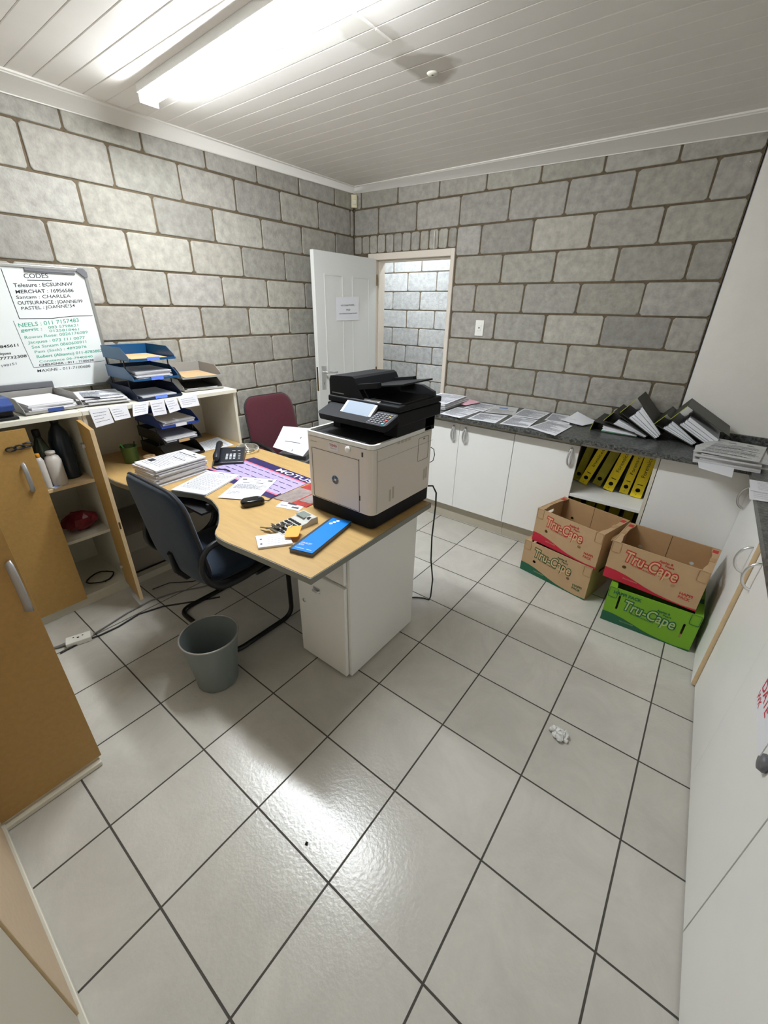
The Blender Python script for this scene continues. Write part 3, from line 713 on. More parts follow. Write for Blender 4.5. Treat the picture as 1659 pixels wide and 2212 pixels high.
# hole punch at the frame's left edge
R_ = root('hole_punch', 'navy blue hole punch at the left end of the cupboard top', 'hole punch', (.38, -2.975, 1.1075))
mb = MB(); mb.box(.30, -3.08, 1.1075, .44, -2.925, 1.121); mb.build('base', 'black', R_, .003)
mb = MB(); mb.box(.33, -3.06, 1.121, .41, -2.935, 1.15); mb.build('body', 'black', R_, .003)
mb = MB(); mb.prism([(.30, 1.15), (.44, 1.148), (.44, 1.178), (.39, 1.2), (.31, 1.2)], 0, .135, 0, Matrix(((1, 0, 0, 0), (0, 0, 1, -3.065), (0, 1, 0, 0), (0, 0, 0, 1)))); mb.build('lever', 'labelblue', R_, .006)
# loose pile between trays
stack('paper_pile_stack', (.25, -2.50, 1.1075), 'untidy pile of white papers on the hutch top beside the blue trays', 'papers', 7, .034, .2, .28, PI/2-.2, .022, seed=5)
mb = MB(); mb.tube([(.32, -2.60, 1.1465), (.36, -2.575, 1.151), (.40, -2.555, 1.1495)], .005, 0, 6); single('black_marker', mb, 'black', 'short black marker lying on the papers on the hutch top', 'pen')
# notes hanging off the top edge
NOTES = [(-2.645, 1.113, -2.638, 1.018, -2.545, 1.028, -2.553, 1.110), (-2.549, 1.110, -2.540, 1.037, -2.455, 1.040, -2.460, 1.112), (-2.428, 1.113, -2.447, 1.045, -2.36, 1.046, -2.338, 1.112), (-2.334, 1.112, -2.334, 1.027, -2.253, 1.026, -2.252, 1.112), (-2.249, 1.112, -2.238, 1.028, -2.168, 1.037, -2.178, 1.113), (-2.168, 1.110, -2.160, 1.045, -2.04, 1.043, -2.046, 1.112)]
NL = ['leftmost large note taped to the hutch edge beside the open door', 'second note on the hutch edge, next to the leftmost large one', 'curled note on the hutch edge, third from the left', 'square note on the hutch edge, fourth from the left', 'slanted note on the hutch edge, fifth from the left', 'rightmost note on the hutch edge below the grey trays']
for i, q in enumerate(NOTES):
    x0 = .4725; mk = lines(.12, .85, .75, .25, 4, i, 2, .02)
    sheet([(x0+.012+(.008 if i == 2 else 0), q[2], q[3]), (x0+.008, q[4], q[5]), (x0, q[6], q[7]), (x0, q[0], q[1])], mk, 'hanging_note', NL[i], 'note', 'notes taped to the hutch edge', wav=0, nrm=Vector((1, 0, 0)))

# ============================================================ DESK
DK = root('desk', 'beech veneer desk with a wavy front edge and grey edging', 'desk', (1.2, -2.15, 0))
FR = [(.46, -2.645), (.551, -2.643), (.64, -2.63), (.745, -2.603), (.84, -2.55), (.933, -2.503), (1.01, -2.465), (1.097, -2.443), (1.17, -2.445), (1.231, -2.462), (1.29, -2.483), (1.34, -2.512), (1.38, -2.537), (1.42, -2.566), (1.445, -2.588), (1.466, -2.610), (1.49, -2.628), (1.525, -2.639), (1.56, -2.641), (1.596, -2.640), (1.704, -2.628), (1.836, -2.616), (1.958, -2.606), (2.052, -2.598)]
BK = [(2.040, -1.752), (.46, -1.757)]
OUT = [(.018, -2.655)]+FR+BK+[(.018, -1.775)]
IN = [(.016, -2.655)]+[(x-.002 if x > 2 else x, y+.003) for x, y in FR]+[(2.038, -1.754), (.46, -1.759), (.016, -1.775)]
mb = MB(); mb.flat([OUT], .026, 0, TR(0, 0, .7155)); mb.build('edge_band', 'edgegrey', DK)
mb = MB(); mb.flat([[(x-.003 if x > 2 else x, y+(.004 if y < -2.3 else -.003)) for x, y in OUT]], .002, 0, TR(0, 0, .7295)); mb.build('tabletop', 'beech', DK)
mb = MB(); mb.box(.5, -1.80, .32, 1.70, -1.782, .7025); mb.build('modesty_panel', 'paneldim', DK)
mb = MB(); mb.box(.62, -2.50, .655, 1.15, -2.20, .668); mb.box(.62, -2.50, .668, .64, -2.2, .702); mb.box(1.13, -2.46, .668, 1.15, -2.2, .702); mb.build('keyboard_tray', 'blackmatte', DK, .002)
# pedestal
PD = root('pedestal_cabinet', 'white drawer pedestal with a door under the printer end of the desk', 'pedestal', (1.86, -2.11, 0))
mb = MB(); mb.box(1.722, -2.355, .012, 2.022, -1.85, .700); mb.box(1.735, -2.34, 0, 2.01, -1.86, .012); mb.build('carcass', 'white', PD, .002)
mb = MB(); mb.box(1.700, -2.375, .545, 2.006, -2.357, .698); mb.build('drawer', 'white', PD, .004)
mb = MB(); mb.box(1.700, -2.375, .012, 2.006, -2.357, .528); DR = mb.build('door', 'white', PD, .004)
mb = MB(); mb.tube([(1.815, -2.376, .447), (1.818, -2.388, .447), (1.85, -2.39, .447), (1.853, -2.376, .447)], .005); mb.box(1.812, -2.378, .435, 1.856, -2.3755, .462, 0); mb.build('handle', 'steel', DR, .001)
mb = MB(); mb.lathe([(0, 0), (.009, 0), (.0095, -.004), (.006, -.006), (0, -.006)], 0, 14, Matrix.Translation((1.742, -2.3755, .346)) @ Matrix.Rotation(-PI/2, 4, 'X')); mb.build('lock', 'steel', DR)

# ============================================================ PRINTER
PR = root('printer', 'large white and black multifunction laser printer on the desk corner', 'printer', (1.8, -1.95, .731))
X0, X1, Y0, Y1 = 1.607, 2.003, -2.185, -1.712
def rbox(mb, x0, y0, x1, y1, z0, z1, rr, m_=0): mb.prism(rrect(x0, y0, x1, y1, rr, 5), z0, z1, m_, None, False)
mb = MB(); rbox(mb, X0+.004, Y0+.004, X1-.004, Y1, .737, .803, .03)
for (x, y) in ((1.65, -2.13), (1.96, -2.13), (1.65, -1.75), (1.96, -1.75)): mb.lathe([(0, 0), (.018, 0), (.018, .01), (0, .01)], 0, 12, TR(x, y, .731))
mb.build('base', 'printerblack', PR, .002)
mb = MB(); rbox(mb, X0, Y0, X1, Y1, .803, 1.100, .032)
BD = mb.build('body', 'printerwhite', PR, .002)
mb = MB(); mb.flat([rrect(X0, Y0, X1, Y1, .032), rrect(X0+.012, Y0+.012, X1-.012, Y1-.03, .022)], .02, 0, TR(0, 0, 1.108)); mb.build('top_rim', 'printerrim', PR, .002)
mb = MB(); rbox(mb, X0+.012, Y0+.012, X1-.012, Y1-.03, 1.098, 1.104, .022)
mb.prism([(1.68, -2.14), (1.92, -2.14), (1.95, -1.98), (1.95, -1.80), (1.66, -1.80), (1.66, -1.98)], 1.104, 1.107); mb.build('output_tray', 'blackmatte', PR, .001)
mb = MB(); mb.flat([rrect(1.648, .806, 1.931, 1.046, .006, 2), rrect(1.6495, .8075, 1.9295, 1.0445, .005, 2)], .002, 0, FXZ(0, Y0-.0003, 0)); 
mb.box(1.9295, Y0-.001, .805, 1.9315, Y0+.002, 1.05); 
for (a, b, c, e) in ((1.945, 1.953, 1.063, 1.083),): mb.box(a, Y0-.0012, c, b, Y0+.001, e)
mb.box(1.9325, Y0-.0012, .862, 1.9365, Y0+.002, .885)
mb.build('seam_line', 'printergrey', PR)
mb = MB(); mb.lathe([(0, 0), (.0135, 0), (.0135, .008), (.011, .011), (0, .011)], 0, 16, Matrix.Translation((1.872, Y0, 1.081)) @ Matrix.Rotation(PI/2, 4, 'X')); mb.build('power_button', 'printerrim', PR)
mb = MB(); mb.box(1.756, Y0-.0008, 1.056, 1.812, Y0, 1.090, 0); mb.text('TOSHIBA', 1.762, 1.074, .011, 1, FXZ(0, Y0-.001, 0), w=.045, off=.02); mb.text('Leading Innovation', 1.766, 1.064, .0045, 1, FXZ(0, Y0-.001, 0), w=.036)
mb.text('e-STUDIO389CS', 1.643, 1.074, .004, 2, FXZ(0, Y0-.001, 0), w=.04)
mb.build('brand_label', ['paper', 'logored', 'printergrey'], PR)
mb = MB(); TT = FXZ(0, Y0-.0012, 0)
for i in range(12):
    a0 = 2*PI*i/12; a1 = a0+2*PI/12*1.02
    for (r0, r1, m_) in ((.006, .0205, 0 if i % 3 else 1),):
        tw = .5; P = [(1.790+r0*math.cos(a0+tw), .922+r0*math.sin(a0+tw)), (1.790+r0*math.cos(a1+tw), .922+r0*math.sin(a1+tw)), (1.790+r1*math.cos(a1), .922+r1*math.sin(a1)), (1.790+r1*math.cos(a0), .922+r1*math.sin(a0))]
        mb.quad([(x, y, 0) for x, y in P], m_ if i < 8 else 2, TT)
mb.disc(1.790, .922, 0.0002, .0055, 3, TT); mb.build('emblem', ['logoblue', 'cablegrey', 'plasticgrey', 'paper'], PR)
# side details (x = X1)
mb = MB(); TT = FYZ(X1+.0006, 0, 0)
for k in range(4): mb.quad([(-2.016+.027*k, 1.088, 0), (-1.996+.027*k, 1.088, 0), (-1.996+.027*k, 1.101, 0), (-2.016+.027*k, 1.101, 0)], 0, TT)
for (yy, zz) in ((-2.068, .835), (-2.045, .842), (-1.79, .855), (-1.772, .86)): mb.quad([(yy, zz, 0), (yy+.015, zz, 0), (yy+.015, zz+.058, 0), (yy, zz+.058, 0)], 0, TT)
mb.build('vent', 'greige', PR)
mb = MB(); mb.flat([rrect(-1.848, .965, -1.76, 1.078, .006, 2), rrect(-1.8468, .9662, -1.7612, 1.0768, .005, 2)], .0015, 0, TT); mb.quad([(-1.81, 1.066, .001), (-1.795, 1.066, .001), (-1.795, 1.071, .001), (-1.81, 1.071, .001)], 0, TT)
mb.quad([(-2.155, .81, 0), (-2.1535, .81, 0), (-2.1535, 1.095, 0), (-2.155, 1.095, 0)], 0, TT); mb.quad([(-2.155, 1.045, 0), (-1.72, 1.045, 0), (-1.72, 1.0462, 0), (-2.155, 1.0462, 0)], 0, TT)
mb.build('side_seam', 'cablegrey', PR)
# neck and scanner
mb = MB(); mb.box(X0+.02, -2.02, 1.10, X0+.07, -1.72, 1.168); mb.box(1.93, -2.02, 1.118, X1, -1.715, 1.168); mb.box(X0+.02, -1.80, 1.10, X1, -1.715, 1.168); mb.build('neck', 'printerblack', PR, .003)
mb = MB(); mb.box(X0+.002, -2.035, 1.165, X1+.012, -1.685, 1.222); mb.build('scanner', 'printerblack', PR, .006)
mb = MB(); mb.box(X0+.002, -2.03, 1.2245, X1+.012, -1.685, 1.252); LID = mb.build('scanner_lid', 'printerblack', PR, .006)
mb = MB(); P = [(X0+.006, 1.252), (1.82, 1.252), (1.79, 1.29), (1.765, 1.337), (1.75, 1.345), (1.62, 1.337), (X0+.006, 1.32)]
mb.prism([(p[0], p[1]) for p in P], 0, .31, 0, Matrix(((1, 0, 0, 0), (0, 0, 1, -2.02), (0, 1, 0, 0), (0, 0, 0, 1)))); ADF = mb.build('document_feeder', 'printerblack', PR, .004)
mb = MB(); mb.box(1.628, -2.0215, 1.262, 1.7, -2.02, 1.266); mb.build('feeder_slot', 'cablegrey', ADF)
T = TR(1.765, -1.87, 1.292, 0, 0, math.radians(-9))
mb = MB(); mb.box(0, -.115, 0, .24, .115, .007, 0, T); mb.prism([(.0, -.148), (.13, -.148), (.13, -.12), (0, -.12)], -.002, .02, 0, T); mb.prism([(.0, .12), (.13, .12), (.13, .148), (0, .148)], -.002, .02, 0, T); mb.build('input_tray', 'printerblack', ADF, .002)
mb = MB(); mb.prism([(0, 1.252), (.19, 1.252), (.185, 1.275), (.12, 1.298), (0, 1.30)], 0, .02, 0, Matrix(((1, 0, 0, 1.815), (0, 0, 1, -1.74), (0, 1, 0, 0), (0, 0, 0, 1))))
mb.prism([(1.83, -2.0), (2.0, -2.0), (2.0, -1.75), (1.83, -1.75)], 1.252, 1.257); mb.build('output_bed', 'blackmatte', ADF, .002)
# control panel: tilted slab in front of the scanner
TP_ = Matrix.Translation((1.812, -2.070, 1.200)) @ Matrix.Rotation(math.radians(19), 4, 'X')
mb = MB(); mb.prism(rrect(-.185, -.056, .205, .05, .02), -.022, .006, 0, TP_); CP = mb.build('control_panel', 'printerblack', PR, .003)
TS = TP_ @ Matrix.Translation((-.0, .02, .010)) @ Matrix.Rotation(math.radians(20), 4, 'X')
mb = MB(); mb.box(-.082, -.062, -.006, .092, .062, .006, 0, TS); SCN = mb.build('screen_bezel', 'screenrim', CP, .002)
mb = MB(); mb.box(-.068, -.047, .006, .078, .047, .0068, 0, TS); mb.build('screen', 'screen', SCN)
mb = MB(); mb.box(-.069, .047, .006, .079, .051, .0072, 0, TS); mb.build('screen_shade', 'black', SCN)
mb = MB(); mb.quad([(.10, -.05, .0065), (.197, -.05, .0065), (.197, .04, .0065), (.10, .04, .0065)], 4, TP_)
for i in range(5):
    for j in range(6):
        m_ = 0
        if i == 4: m_ = {0: 3, 2: 2, 4: 1}.get(j, 0)
        mb.box(.105+.0175*i, -.045+.0135*j, .0065, .105+.0175*i+.012, -.045+.0135*j+.008, .0095, m_, TP_)
mb.build('keypad', ['plasticgrey', 'keyyellow', 'keyred', 'keycyan', 'keydark'], CP)
# cables
mb = MB(); mb.tube([(1.99, -1.725, .80), (2.02, -1.715, .805), (2.04, -1.71, .77), (2.044, -1.712, .70), (2.03, -1.70, .5), (2.03, -1.69, .35), (2.035, -1.66, .2), (2.02, -1.64, .06), (2.0, -1.62, .012), (1.96, -1.62, .006), (1.925, -1.64, .006), (1.90, -1.66, .006)], .0042); single('printer_cable', mb, 'cable', 'black power cable hanging from the printer down to the floor behind the desk', 'cable')
mb = MB(); mb.tube([(1.985, -1.705, 1.0), (1.998, -1.695, .99), (2.003, -1.692, .96), (1.998, -1.695, .93), (1.985, -1.705, .92)], .002); single('network_cable', mb, 'cable', 'thin cable looping out behind the printer housing', 'cable')

# ============================================================ THINGS ON THE DESK
ZD = .7312
def A4(cx, cy, rz, z, w_=.21, l=.297):
    c, s_ = math.cos(rz), math.sin(rz); return [(cx+x*c-y*s_, cy+x*s_+y*c, z) for x, y in ((-w_/2, -l/2), (w_/2, -l/2), (w_/2, l/2), (-w_/2, l/2))]
# phone
PH = root('desk_phone', 'black corded desk telephone with white keys', 'telephone', (.70, -2.025, ZD), math.radians(50), world=False)
mb = MB(); mb.prism([(-.11, .0), (.10, 0), (.10, .05), (.06, .055), (-.11, .018)], -.085, .095, 0, Matrix(((0, 0, 1, 0), (1, 0, 0, 0), (0, 1, 0, 0), (0, 0, 0, 1)))); mb.build('base', 'phone', PH, .006)
mb = MB(); Tk = TR(0, -.11, .018, 0, math.atan2(.037, .17))
for i in range(3):
    for j in range(4): mb.box(-.012+.022*i, .03+.018*j, .001, .001+.022*i, .041+.018*j, .005, 0, Tk)
mb.build('keypad', 'phonekey', PH); mb = MB()
for j in range(4): mb.box(.062, .03+.02*j, .001, .074, .035+.02*j, .003, 0, Tk)
mb.box(.02, .135, .001, .04, .14, .002, 0, Tk); mb.box(.055, .135, .001, .07, .14, .002, 0, Tk)
mb.build('function_keys', 'phonekey', PH)
mb = MB(); mb.tube([(-.06, -.115, .045), (-.06, -.09, .057), (-.06, -.03, .066), (-.06, .04, .080), (-.06, .085, .078), (-.06, .10, .066)], [.02, .024, .018, .018, .024, .02], 0, 10, flat_=.8); mb.build('handset', 'phone', PH)
mb = MB(); mb.tube([(-.07, -.12, .04), (-.08, -.16, .01), (-.05, -.19, .005), (.0, -.20, .006), (.03, -.24, .006)], .004); mb.build('handset_cord', 'black', PH)
# ashtray / glass ring
mb = MB(); mb.lathe([(0, .004), (.06, .004), (.066, .03), (.072, .034), (.078, .03), (.074, 0), (0, 0)], 0, 32, TR(.645, -1.85, ZD))
single('glass_ashtray', mb, 'glass', 'round clear glass dish behind the telephone', 'glass dish')
# calendar mat
mk = [(0, .80, 1, 1, 1), (0, .765, 1, .80, 3), (0, 0, 1, .13, 1), (0, .13, 1, .165, 3)]
for r_ in range(4):
    for c_ in range(9): mk.append((.04+.104*c_, .67-.14*r_, .04+.104*c_+.075, .687-.14*r_, 4))
mk.append(('T', 'MOTUS', .50, .835, .12, 5, .52))
sheet([(.755, -2.255, ZD+.0002), (1.39, -2.245, ZD+.0002), (1.372, -1.925, ZD+.0002), (.79, -1.905, ZD+.0002)], mk, 'desk_mat', 'purple and lilac year-planner desk mat reading MOTUS', 'desk mat', mats=('matlilac', 'matpurple', 'inklight', 'matpink', 'matpurple', 'paper'), wav=.0003, th=.0022)
sheet([(1.395, -2.235, ZD), (1.60, -2.2, ZD), (1.59, -1.93, ZD), (1.39, -1.93, ZD)], [(.0, .0, .55, .6, 1), (.6, .15, .95, .8, 1), (.1, .65, .8, .98, 0)], 'magazine', 'glossy red and grey magazine partly under the printer', 'magazine', mats=('magred', 'maggrey', 'inklight'), th=.002)
stack('paper_pile_stack', (.69, -2.385, ZD), 'tall pile of printed papers on the desk in front of the telephone', 'papers', 14, .088, .21, .3, math.radians(4), .013, seed=11, top=[(.60, .90, .72, .94, 1), (.1, .83, .95, .855, 1), (.1, .79, .95, .80, 1), (.35, .60, .95, .62, 1), (.08, .2, .3, .32, 1), (.05, .35, .07, .6, 1)]+lines(.1, .9, .75, .1, 14, 4))
mb = MB(); 
C4 = A4(.955, -2.335, math.radians(-35), ZD+.0135)
stack('paper_pile_stack', (.955, -2.335, ZD), 'thin stack of typed sheets overhanging the curved desk edge', 'papers', 3, .007, .21, .297, math.radians(21), .004, seed=21, top=[(.42, .92, .58, .945, 2)]+lines(.08, .92, .86, .16, 20, 3)+[(.1, .3, .12, .34, 1)])
sheet(A4(1.195, -2.238, math.radians(30), ZD+.0035, .205, .285), [(.08, .88, .2, .93, 1), (.8, .87, .93, .93, 1), (.4, .9, .6, .915, 2), (.1, .82, .92, .828, 1), (.18, .74, .36, .765, 2), (.55, .74, .75, .765, 2)]+lines(.08, .92, .66, .46, 9, 8)+lines(.08, .4, .3, .2, 4, 9), 'letter', 'white letter with two emblems lying across the mat corner', 'letter', wav=.001)
sheet([(.245, -2.03, ZD), (.43, -2.045, ZD), (.465, -1.83, ZD), (.20, -1.79, ZD)], lines(.1, .9, .85, .3, 9, 2), 'paper_sheet', 'printed sheet lying on the desk inside the hutch corner', 'paper')
# mouse
R_ = root('computer_mouse', 'black computer mouse on the beech desk', 'mouse', (1.375, -2.345, ZD), math.radians(-20), world=False)
mb = MB(); mb.cushion(.062, .116, .038, .028, 0, TR(0, 0, .0185), bend=lambda p: (p.x, p.y, p.z*(1-.25*(p.y/.056)**2)-(.003 if p.z > 0 else 0)*(1+p.y/.056))); mb.build('body', 'blackgloss', R_)
mb = MB(); mb.tube([(0, .03, .032), (0, .045, .031)], .004); mb.build('scroll_wheel', 'plasticgrey', R_)
mb = MB(); mb.tube([(0, .054, .012), (0, .075, .004), (-.03, .11, .003), (-.05, .16, .006)], .002); mb.build('cable', 'black', R_)
sheet([(1.475, -2.288, ZD), (1.600, -2.250, ZD), (1.565, -2.150, ZD), (1.445, -2.196, ZD)], [(.1, .72, .28, .9, 1), (.4, .75, .6, .85, 2), (.7, .75, .92, .86, 1), (.3, .45, .7, .6, 2), (.1, .2, .4, .3, 3), (.6, .15, .9, .3, 2)], 'business_card', 'white printed card on the desk in front of the printer', 'card', mats=('paper', 'ink', 'inklight', 'inkblue'), wav=0)
# calculator
R_ = root('calculator', 'grey desk calculator with tilted display under a bunch of keys', 'calculator', (1.70, -2.36, ZD), math.radians(-6), world=False)
TC_ = TR(0, 0, 0, 0, math.radians(8))
mb = MB(); mb.prism([(-.1, 0), (.09, 0), (.09, .03), (.055, .032), (.03, .02), (-.1, .010)], -.05, .05, 0, Matrix(((0, 0, 1, 0), (1, 0, 0, 0), (0, 1, 0, 0), (0, 0, 0, 1)))); mb.build('body', 'calc', R_, .003)
mb = MB(); mb.box(-.042, .036, .0305, .018, .080, .0322); mb.build('display', 'lcd', R_, .0005)
mb = MB(); mb.box(.026, .045, .0315, .042, .062, .0325); mb.build('solar_cell', 'black', R_)
mb = MB()
for i in range(5):
    for j in range(5): mb.box(-.042+.0175*i, -.092+.0215*j, .010+.0016*j, -.030+.0175*i, -.080+.0215*j, .0155+.0016*j, 0)
mb.build('keypad', 'black', R_)
# keys
R_ = root('key_bunch', 'bunch of keys with an orange plastic fob lying on the calculator', 'keys', (1.73, -2.43, ZD+.03))
mb = MB(); mb.prism(rrect(-.03, -.04, .03, .04, .007, 3), 0, .003, 0, TR(1.772, -2.432, ZD+.024, .62, .12, -.06)); mb.build('key_fob', 'orange', R_, .0008)
mb = MB(); mb.tube([(1.725+.016*math.cos(a), -2.415+.016*math.sin(a), ZD+.032+.003*math.sin(2*a)) for a in [2*PI*i/16 for i in range(16)]], .0013, 0, 6, True); mb.build('key_ring', 'steel', R_)
for i, (kx, ky, a) in enumerate(((1.70, -2.43, 2.6), (1.69, -2.45, 3.1), (1.672, -2.465, 3.6), (1.70, -2.40, 2.1), (1.665, -2.44, 2.9), (1.65, -2.47, 3.4))):
    mb = MB(); T = TR(kx, ky, ZD+.026-.0025*i, a, .15, .1); mb.prism(circ(0, 0, .011, 12), 0, .002, 0, T); mb.box(.009, -.004, 0, .04, .004, .002, 0, T); mb.build('key', 'keysteel', R_)
# notepad
R_ = root('notepad', 'small white printed notepad by the front desk edge', 'notepad', (1.735, -2.51, ZD))
C4 = [(1.657, -2.54, 0), (1.743, -2.592, 0), (1.822, -2.480, 0), (1.735, -2.428, 0)]
mb = MB(); mb.prism([(p[0], p[1]) for p in C4], ZD, ZD+.008); mb.build('pages', 'paper', R_)
sheet([(C4[1][0], C4[1][1], ZD+.0083), (C4[2][0], C4[2][1], ZD+.0083), (C4[3][0], C4[3][1], ZD+.0083), (C4[0][0], C4[0][1], ZD+.0083)], lines(.3, .9, .8, .2, 5, 3)+[(.1, .6, .16, .7, 2), (.08, .2, .14, .3, 2)], 'top_sheet', parent=R_, wav=0)
# blue book
R_ = root('account_book', 'blue cash receipt book with a dark spine at the desk corner', 'book', (1.88, -2.37, ZD))
Q = [(1.853, -2.527), (1.955, -2.497), (1.893, -2.196), (1.793, -2.228)]
mb = MB(); mb.prism([(Q[0][0]+.002, Q[0][1]+.002), (Q[1][0]-.002, Q[1][1]+.002), (Q[2][0]-.002, Q[2][1]-.002), (Q[3][0]+.002, Q[3][1]-.002)], ZD, ZD+.017); mb.build('pages', 'plasticgrey', R_)
mb = MB(); mb.prism(Q, ZD+.017, ZD+.0195); mb.build('spine_cover', 'bookdark', R_)
L0 = Vector((Q[0][0], Q[0][1], 0)).lerp(Vector((Q[1][0], Q[1][1], 0)), .12); L3 = Vector((Q[3][0], Q[3][1], 0)).lerp(Vector((Q[2][0], Q[2][1], 0)), .12)
zb = ZD+.0197
sheet([(L0.x, L0.y, zb), (Q[1][0], Q[1][1], zb), (Q[2][0], Q[2][1], zb), (L3.x, L3.y, zb)], [('T', 'CASH RECEIPT', .06, .17, .035, 1, .52), ('T', 'BOOK', .06, .12, .035, 1, .25), (.06, .05, .5, .06, 1), (.6, .05, .85, .06, 1)], 'cover', parent=R_, mats=('bookblue', 'paper'), wav=0)
mb = MB()
for (a, b) in ((.12, .93), (.12, .875), (.12, .82)):
    pass
A0 = Vector((L0.x, L0.y, 0)); B0 = Vector((Q[1][0], Q[1][1], 0)); C0 = Vector((Q[2][0], Q[2][1], 0)); D0 = Vector((L3.x, L3.y, 0))
for (a, b) in ((.40, .93), (.32, .875), (.24, .82)):
    p = A0.lerp(B0, a).lerp(D0.lerp(C0, a), b); mb.disc(p.x, p.y, zb+.0012, .0085)
mb.build('cover_dots', 'paper', R_)
# cup with pens, tapes, small white adapter box
R_ = root('pen_cup', 'dark green cup holding odds and ends at the back of the desk', 'cup', (.30, -2.44, ZD), world=False)
mb = MB(); mb.lathe([(0, 0), (.038, 0), (.04, .004), (.047, .1), (.049, .103), (.047, .104), (.045, .1), (.037, .006), (0, .006)], 0, 28); mb.build('cup', 'cupgreen', R_)
mb = MB(); mb.tube([(.01, .01, .02), (.02, .03, .13)], .004); mb.build('pen', 'black', R_)
mb = MB(); mb.tube([(-.01, -.0, .02), (-.03, -.03, .115)], .005); mb.build('highlighter', 'leafgreen', R_)
for k in range(2):
    mb = MB(); mb.lathe([(.014, 0), (.034, 0), (.034, .018), (.014, .018), (.014, 0)], 0, 24); o = single('tape_roll', mb, 'kraft', ['lower brown tape roll beside the green cup', 'upper brown tape roll beside the green cup'][k], 'tape', 'tape rolls beside the cup', loc=(0, 0, 0)); o.location = (.36+.004*k, -2.362, ZD+.0185*k)
R_ = root('desk_adapter', 'cream plug box with a looped cord at the left end of the desk', 'adapter', (.20, -2.585, ZD))
mb = MB(); mb.box(.15, -2.62, ZD, .22, -2.575, ZD+.11); mb.build('box', 'cream', R_, .003)
mb = MB(); mb.tube([(.20, -2.62, ZD+.1), (.26, -2.63, ZD+.13), (.30, -2.622, ZD+.09), (.33, -2.618, ZD+.02), (.36, -2.616, ZD+.004)], .003); mb.build('cord', 'cablegrey', R_)

# ============================================================ CHAIRS
def bezier(P, n=6):
    """round off a polyline (quadratic at the inner points)"""
    P = [Vector(p) for p in P]; out = [P[0]]
    for i in range(1, len(P)-1):
        a, b, c = P[i-1], P[i], P[i+1]; rr = min((a-b).length, (c-b).length)*.45; rr = min(rr, .07)
        s_ = b+(a-b).normalized()*rr; e = b+(c-b).normalized()*rr
        for k in range(n+1):
            t = k/n; out.append(s_*(1-t)**2+b*2*t*(1-t)+e*t*t)
    out.append(P[-1]); return out
def chair(name, label, loc, rz, fab, yb0=-.23, tilt=-.07, seatz=.455, top=.925, bw=.515, legs=True):
    rt = root(name, label, 'chair', loc, rz, world=False)
    h_ = top-.43; yc = yb0
    def bend(p): return (p.x, p.y, p.z-.22*p.x*p.x+.10*(p.y/h_)**2*h_*.3)
    ang = math.atan2(-tilt, h_)
    T = Matrix.Translation((0, yc+tilt/2, (top+.43)/2)) @ Matrix.Rotation(PI/2+ang, 4, 'X')
    mb = MB(); mb.cushion(bw, h_, .05, .10, 0, T, bend=bend, top=.93); BR = mb.build('backrest', fab, rt)
    mb = MB(); T2 = T @ Matrix.Translation((0, 0, -.026)) ; mb.cushion(bw*.97, h_*.97, .012, .1, 0, T @ Matrix.Translation((0, 0, .0)), bend=lambda p: (p.x, p.y, p.z-.22*p.x*p.x+.10*(p.y/h_)**2*h_*.3+.0), top=.93)
    mb = MB(); O = [Vector(bend(Vector((x, y, 0)))) for x, y in [(a*(1+(.93-1)*(b/h_+.5)), b) for a, b in rrect(-bw/2, -h_/2, bw/2, h_/2, .10, 6)]]
    mb.tube([T @ (p*1.0) for p in O], .0065, 0, 6, True); mb.build('piping', 'blackmatte', BR)
    mb = MB(); mb.cushion(.46, .44, .07, .09, 0, TR(0, -.01, seatz), bend=lambda p: (p.x, p.y, p.z-.15*max(0, p.y)**2*3)); mb.build('seat', fab, rt)
    mb = MB(); mb.cushion(.44, .42, .03, .09, 0, TR(0, -.01, seatz-.035)); mb.build('seat_shell', 'black', rt)
    hw = .262
    path = [(-hw, .0, seatz-.05), (-hw, .195, seatz-.05), (-hw, .195, .014), (-hw, -.195, .014), (hw, -.195, .014), (hw, .195, .014), (hw, .195, seatz-.05), (hw, 0, seatz-.05)]
    mb = MB(); mb.tube(bezier(path, 7), .0135, 0, 10); mb.build('frame', 'tube', rt)
    mb = MB(); mb.tube([(-hw, .05, seatz-.05), (hw, .05, seatz-.05)], .011); mb.tube([(-hw, -.0, seatz-.05), (-.1, -.02, seatz-.05)], .011); mb.tube([(-.0, -.1, seatz-.05), (0, yc+.0, seatz-.055), (0, yc-.03, seatz-.0), (0, yc-.04, seatz+.1)], .016, 0, 8, flat_=1.6); mb.build('support_bar', 'tube', rt)
    for s_ in (-1, 1):
        x = s_*.258
        P = [(x, yc-.0, seatz+.01), (x, yc-.035, seatz+.09), (x, yc-.01, seatz+.175), (x, yc+.07, seatz+.205), (x, yc+.27, seatz+.195), (x, yc+.345, seatz+.15), (x, yc+.34, seatz+.04), (x, yc+.25, seatz-.02), (x, yc+.08, seatz-.03)]
        Q_ = [Vector(p) for p in P]; S = []
        for i in range(len(Q_)):
            a, b, c, e = Q_[i-1], Q_[i], Q_[(i+1) % len(Q_)], Q_[(i+2) % len(Q_)]
            for k in range(4):
                t = k/4; S.append(.5*((2*b)+(c-a)*t+(2*a-5*b+4*c-e)*t*t+(3*b-a-3*c+e)*t**3))
        mb = MB(); mb.tube(S, .014, 0, 8, True, flat_=1.5); mb.build('armrest', 'black', rt)
    return rt
chair('office_chair', 'dark blue cantilever office chair pushed up to the curved desk edge', (1.19, -2.43, 0), 0, 'bluefabric')
chair('office_chair', 'maroon office chair behind the desk by the block wall', (.50, -1.32, 0), math.radians(-95), 'maroon', yb0=-.21, tilt=-.13, top=.975, bw=.47)
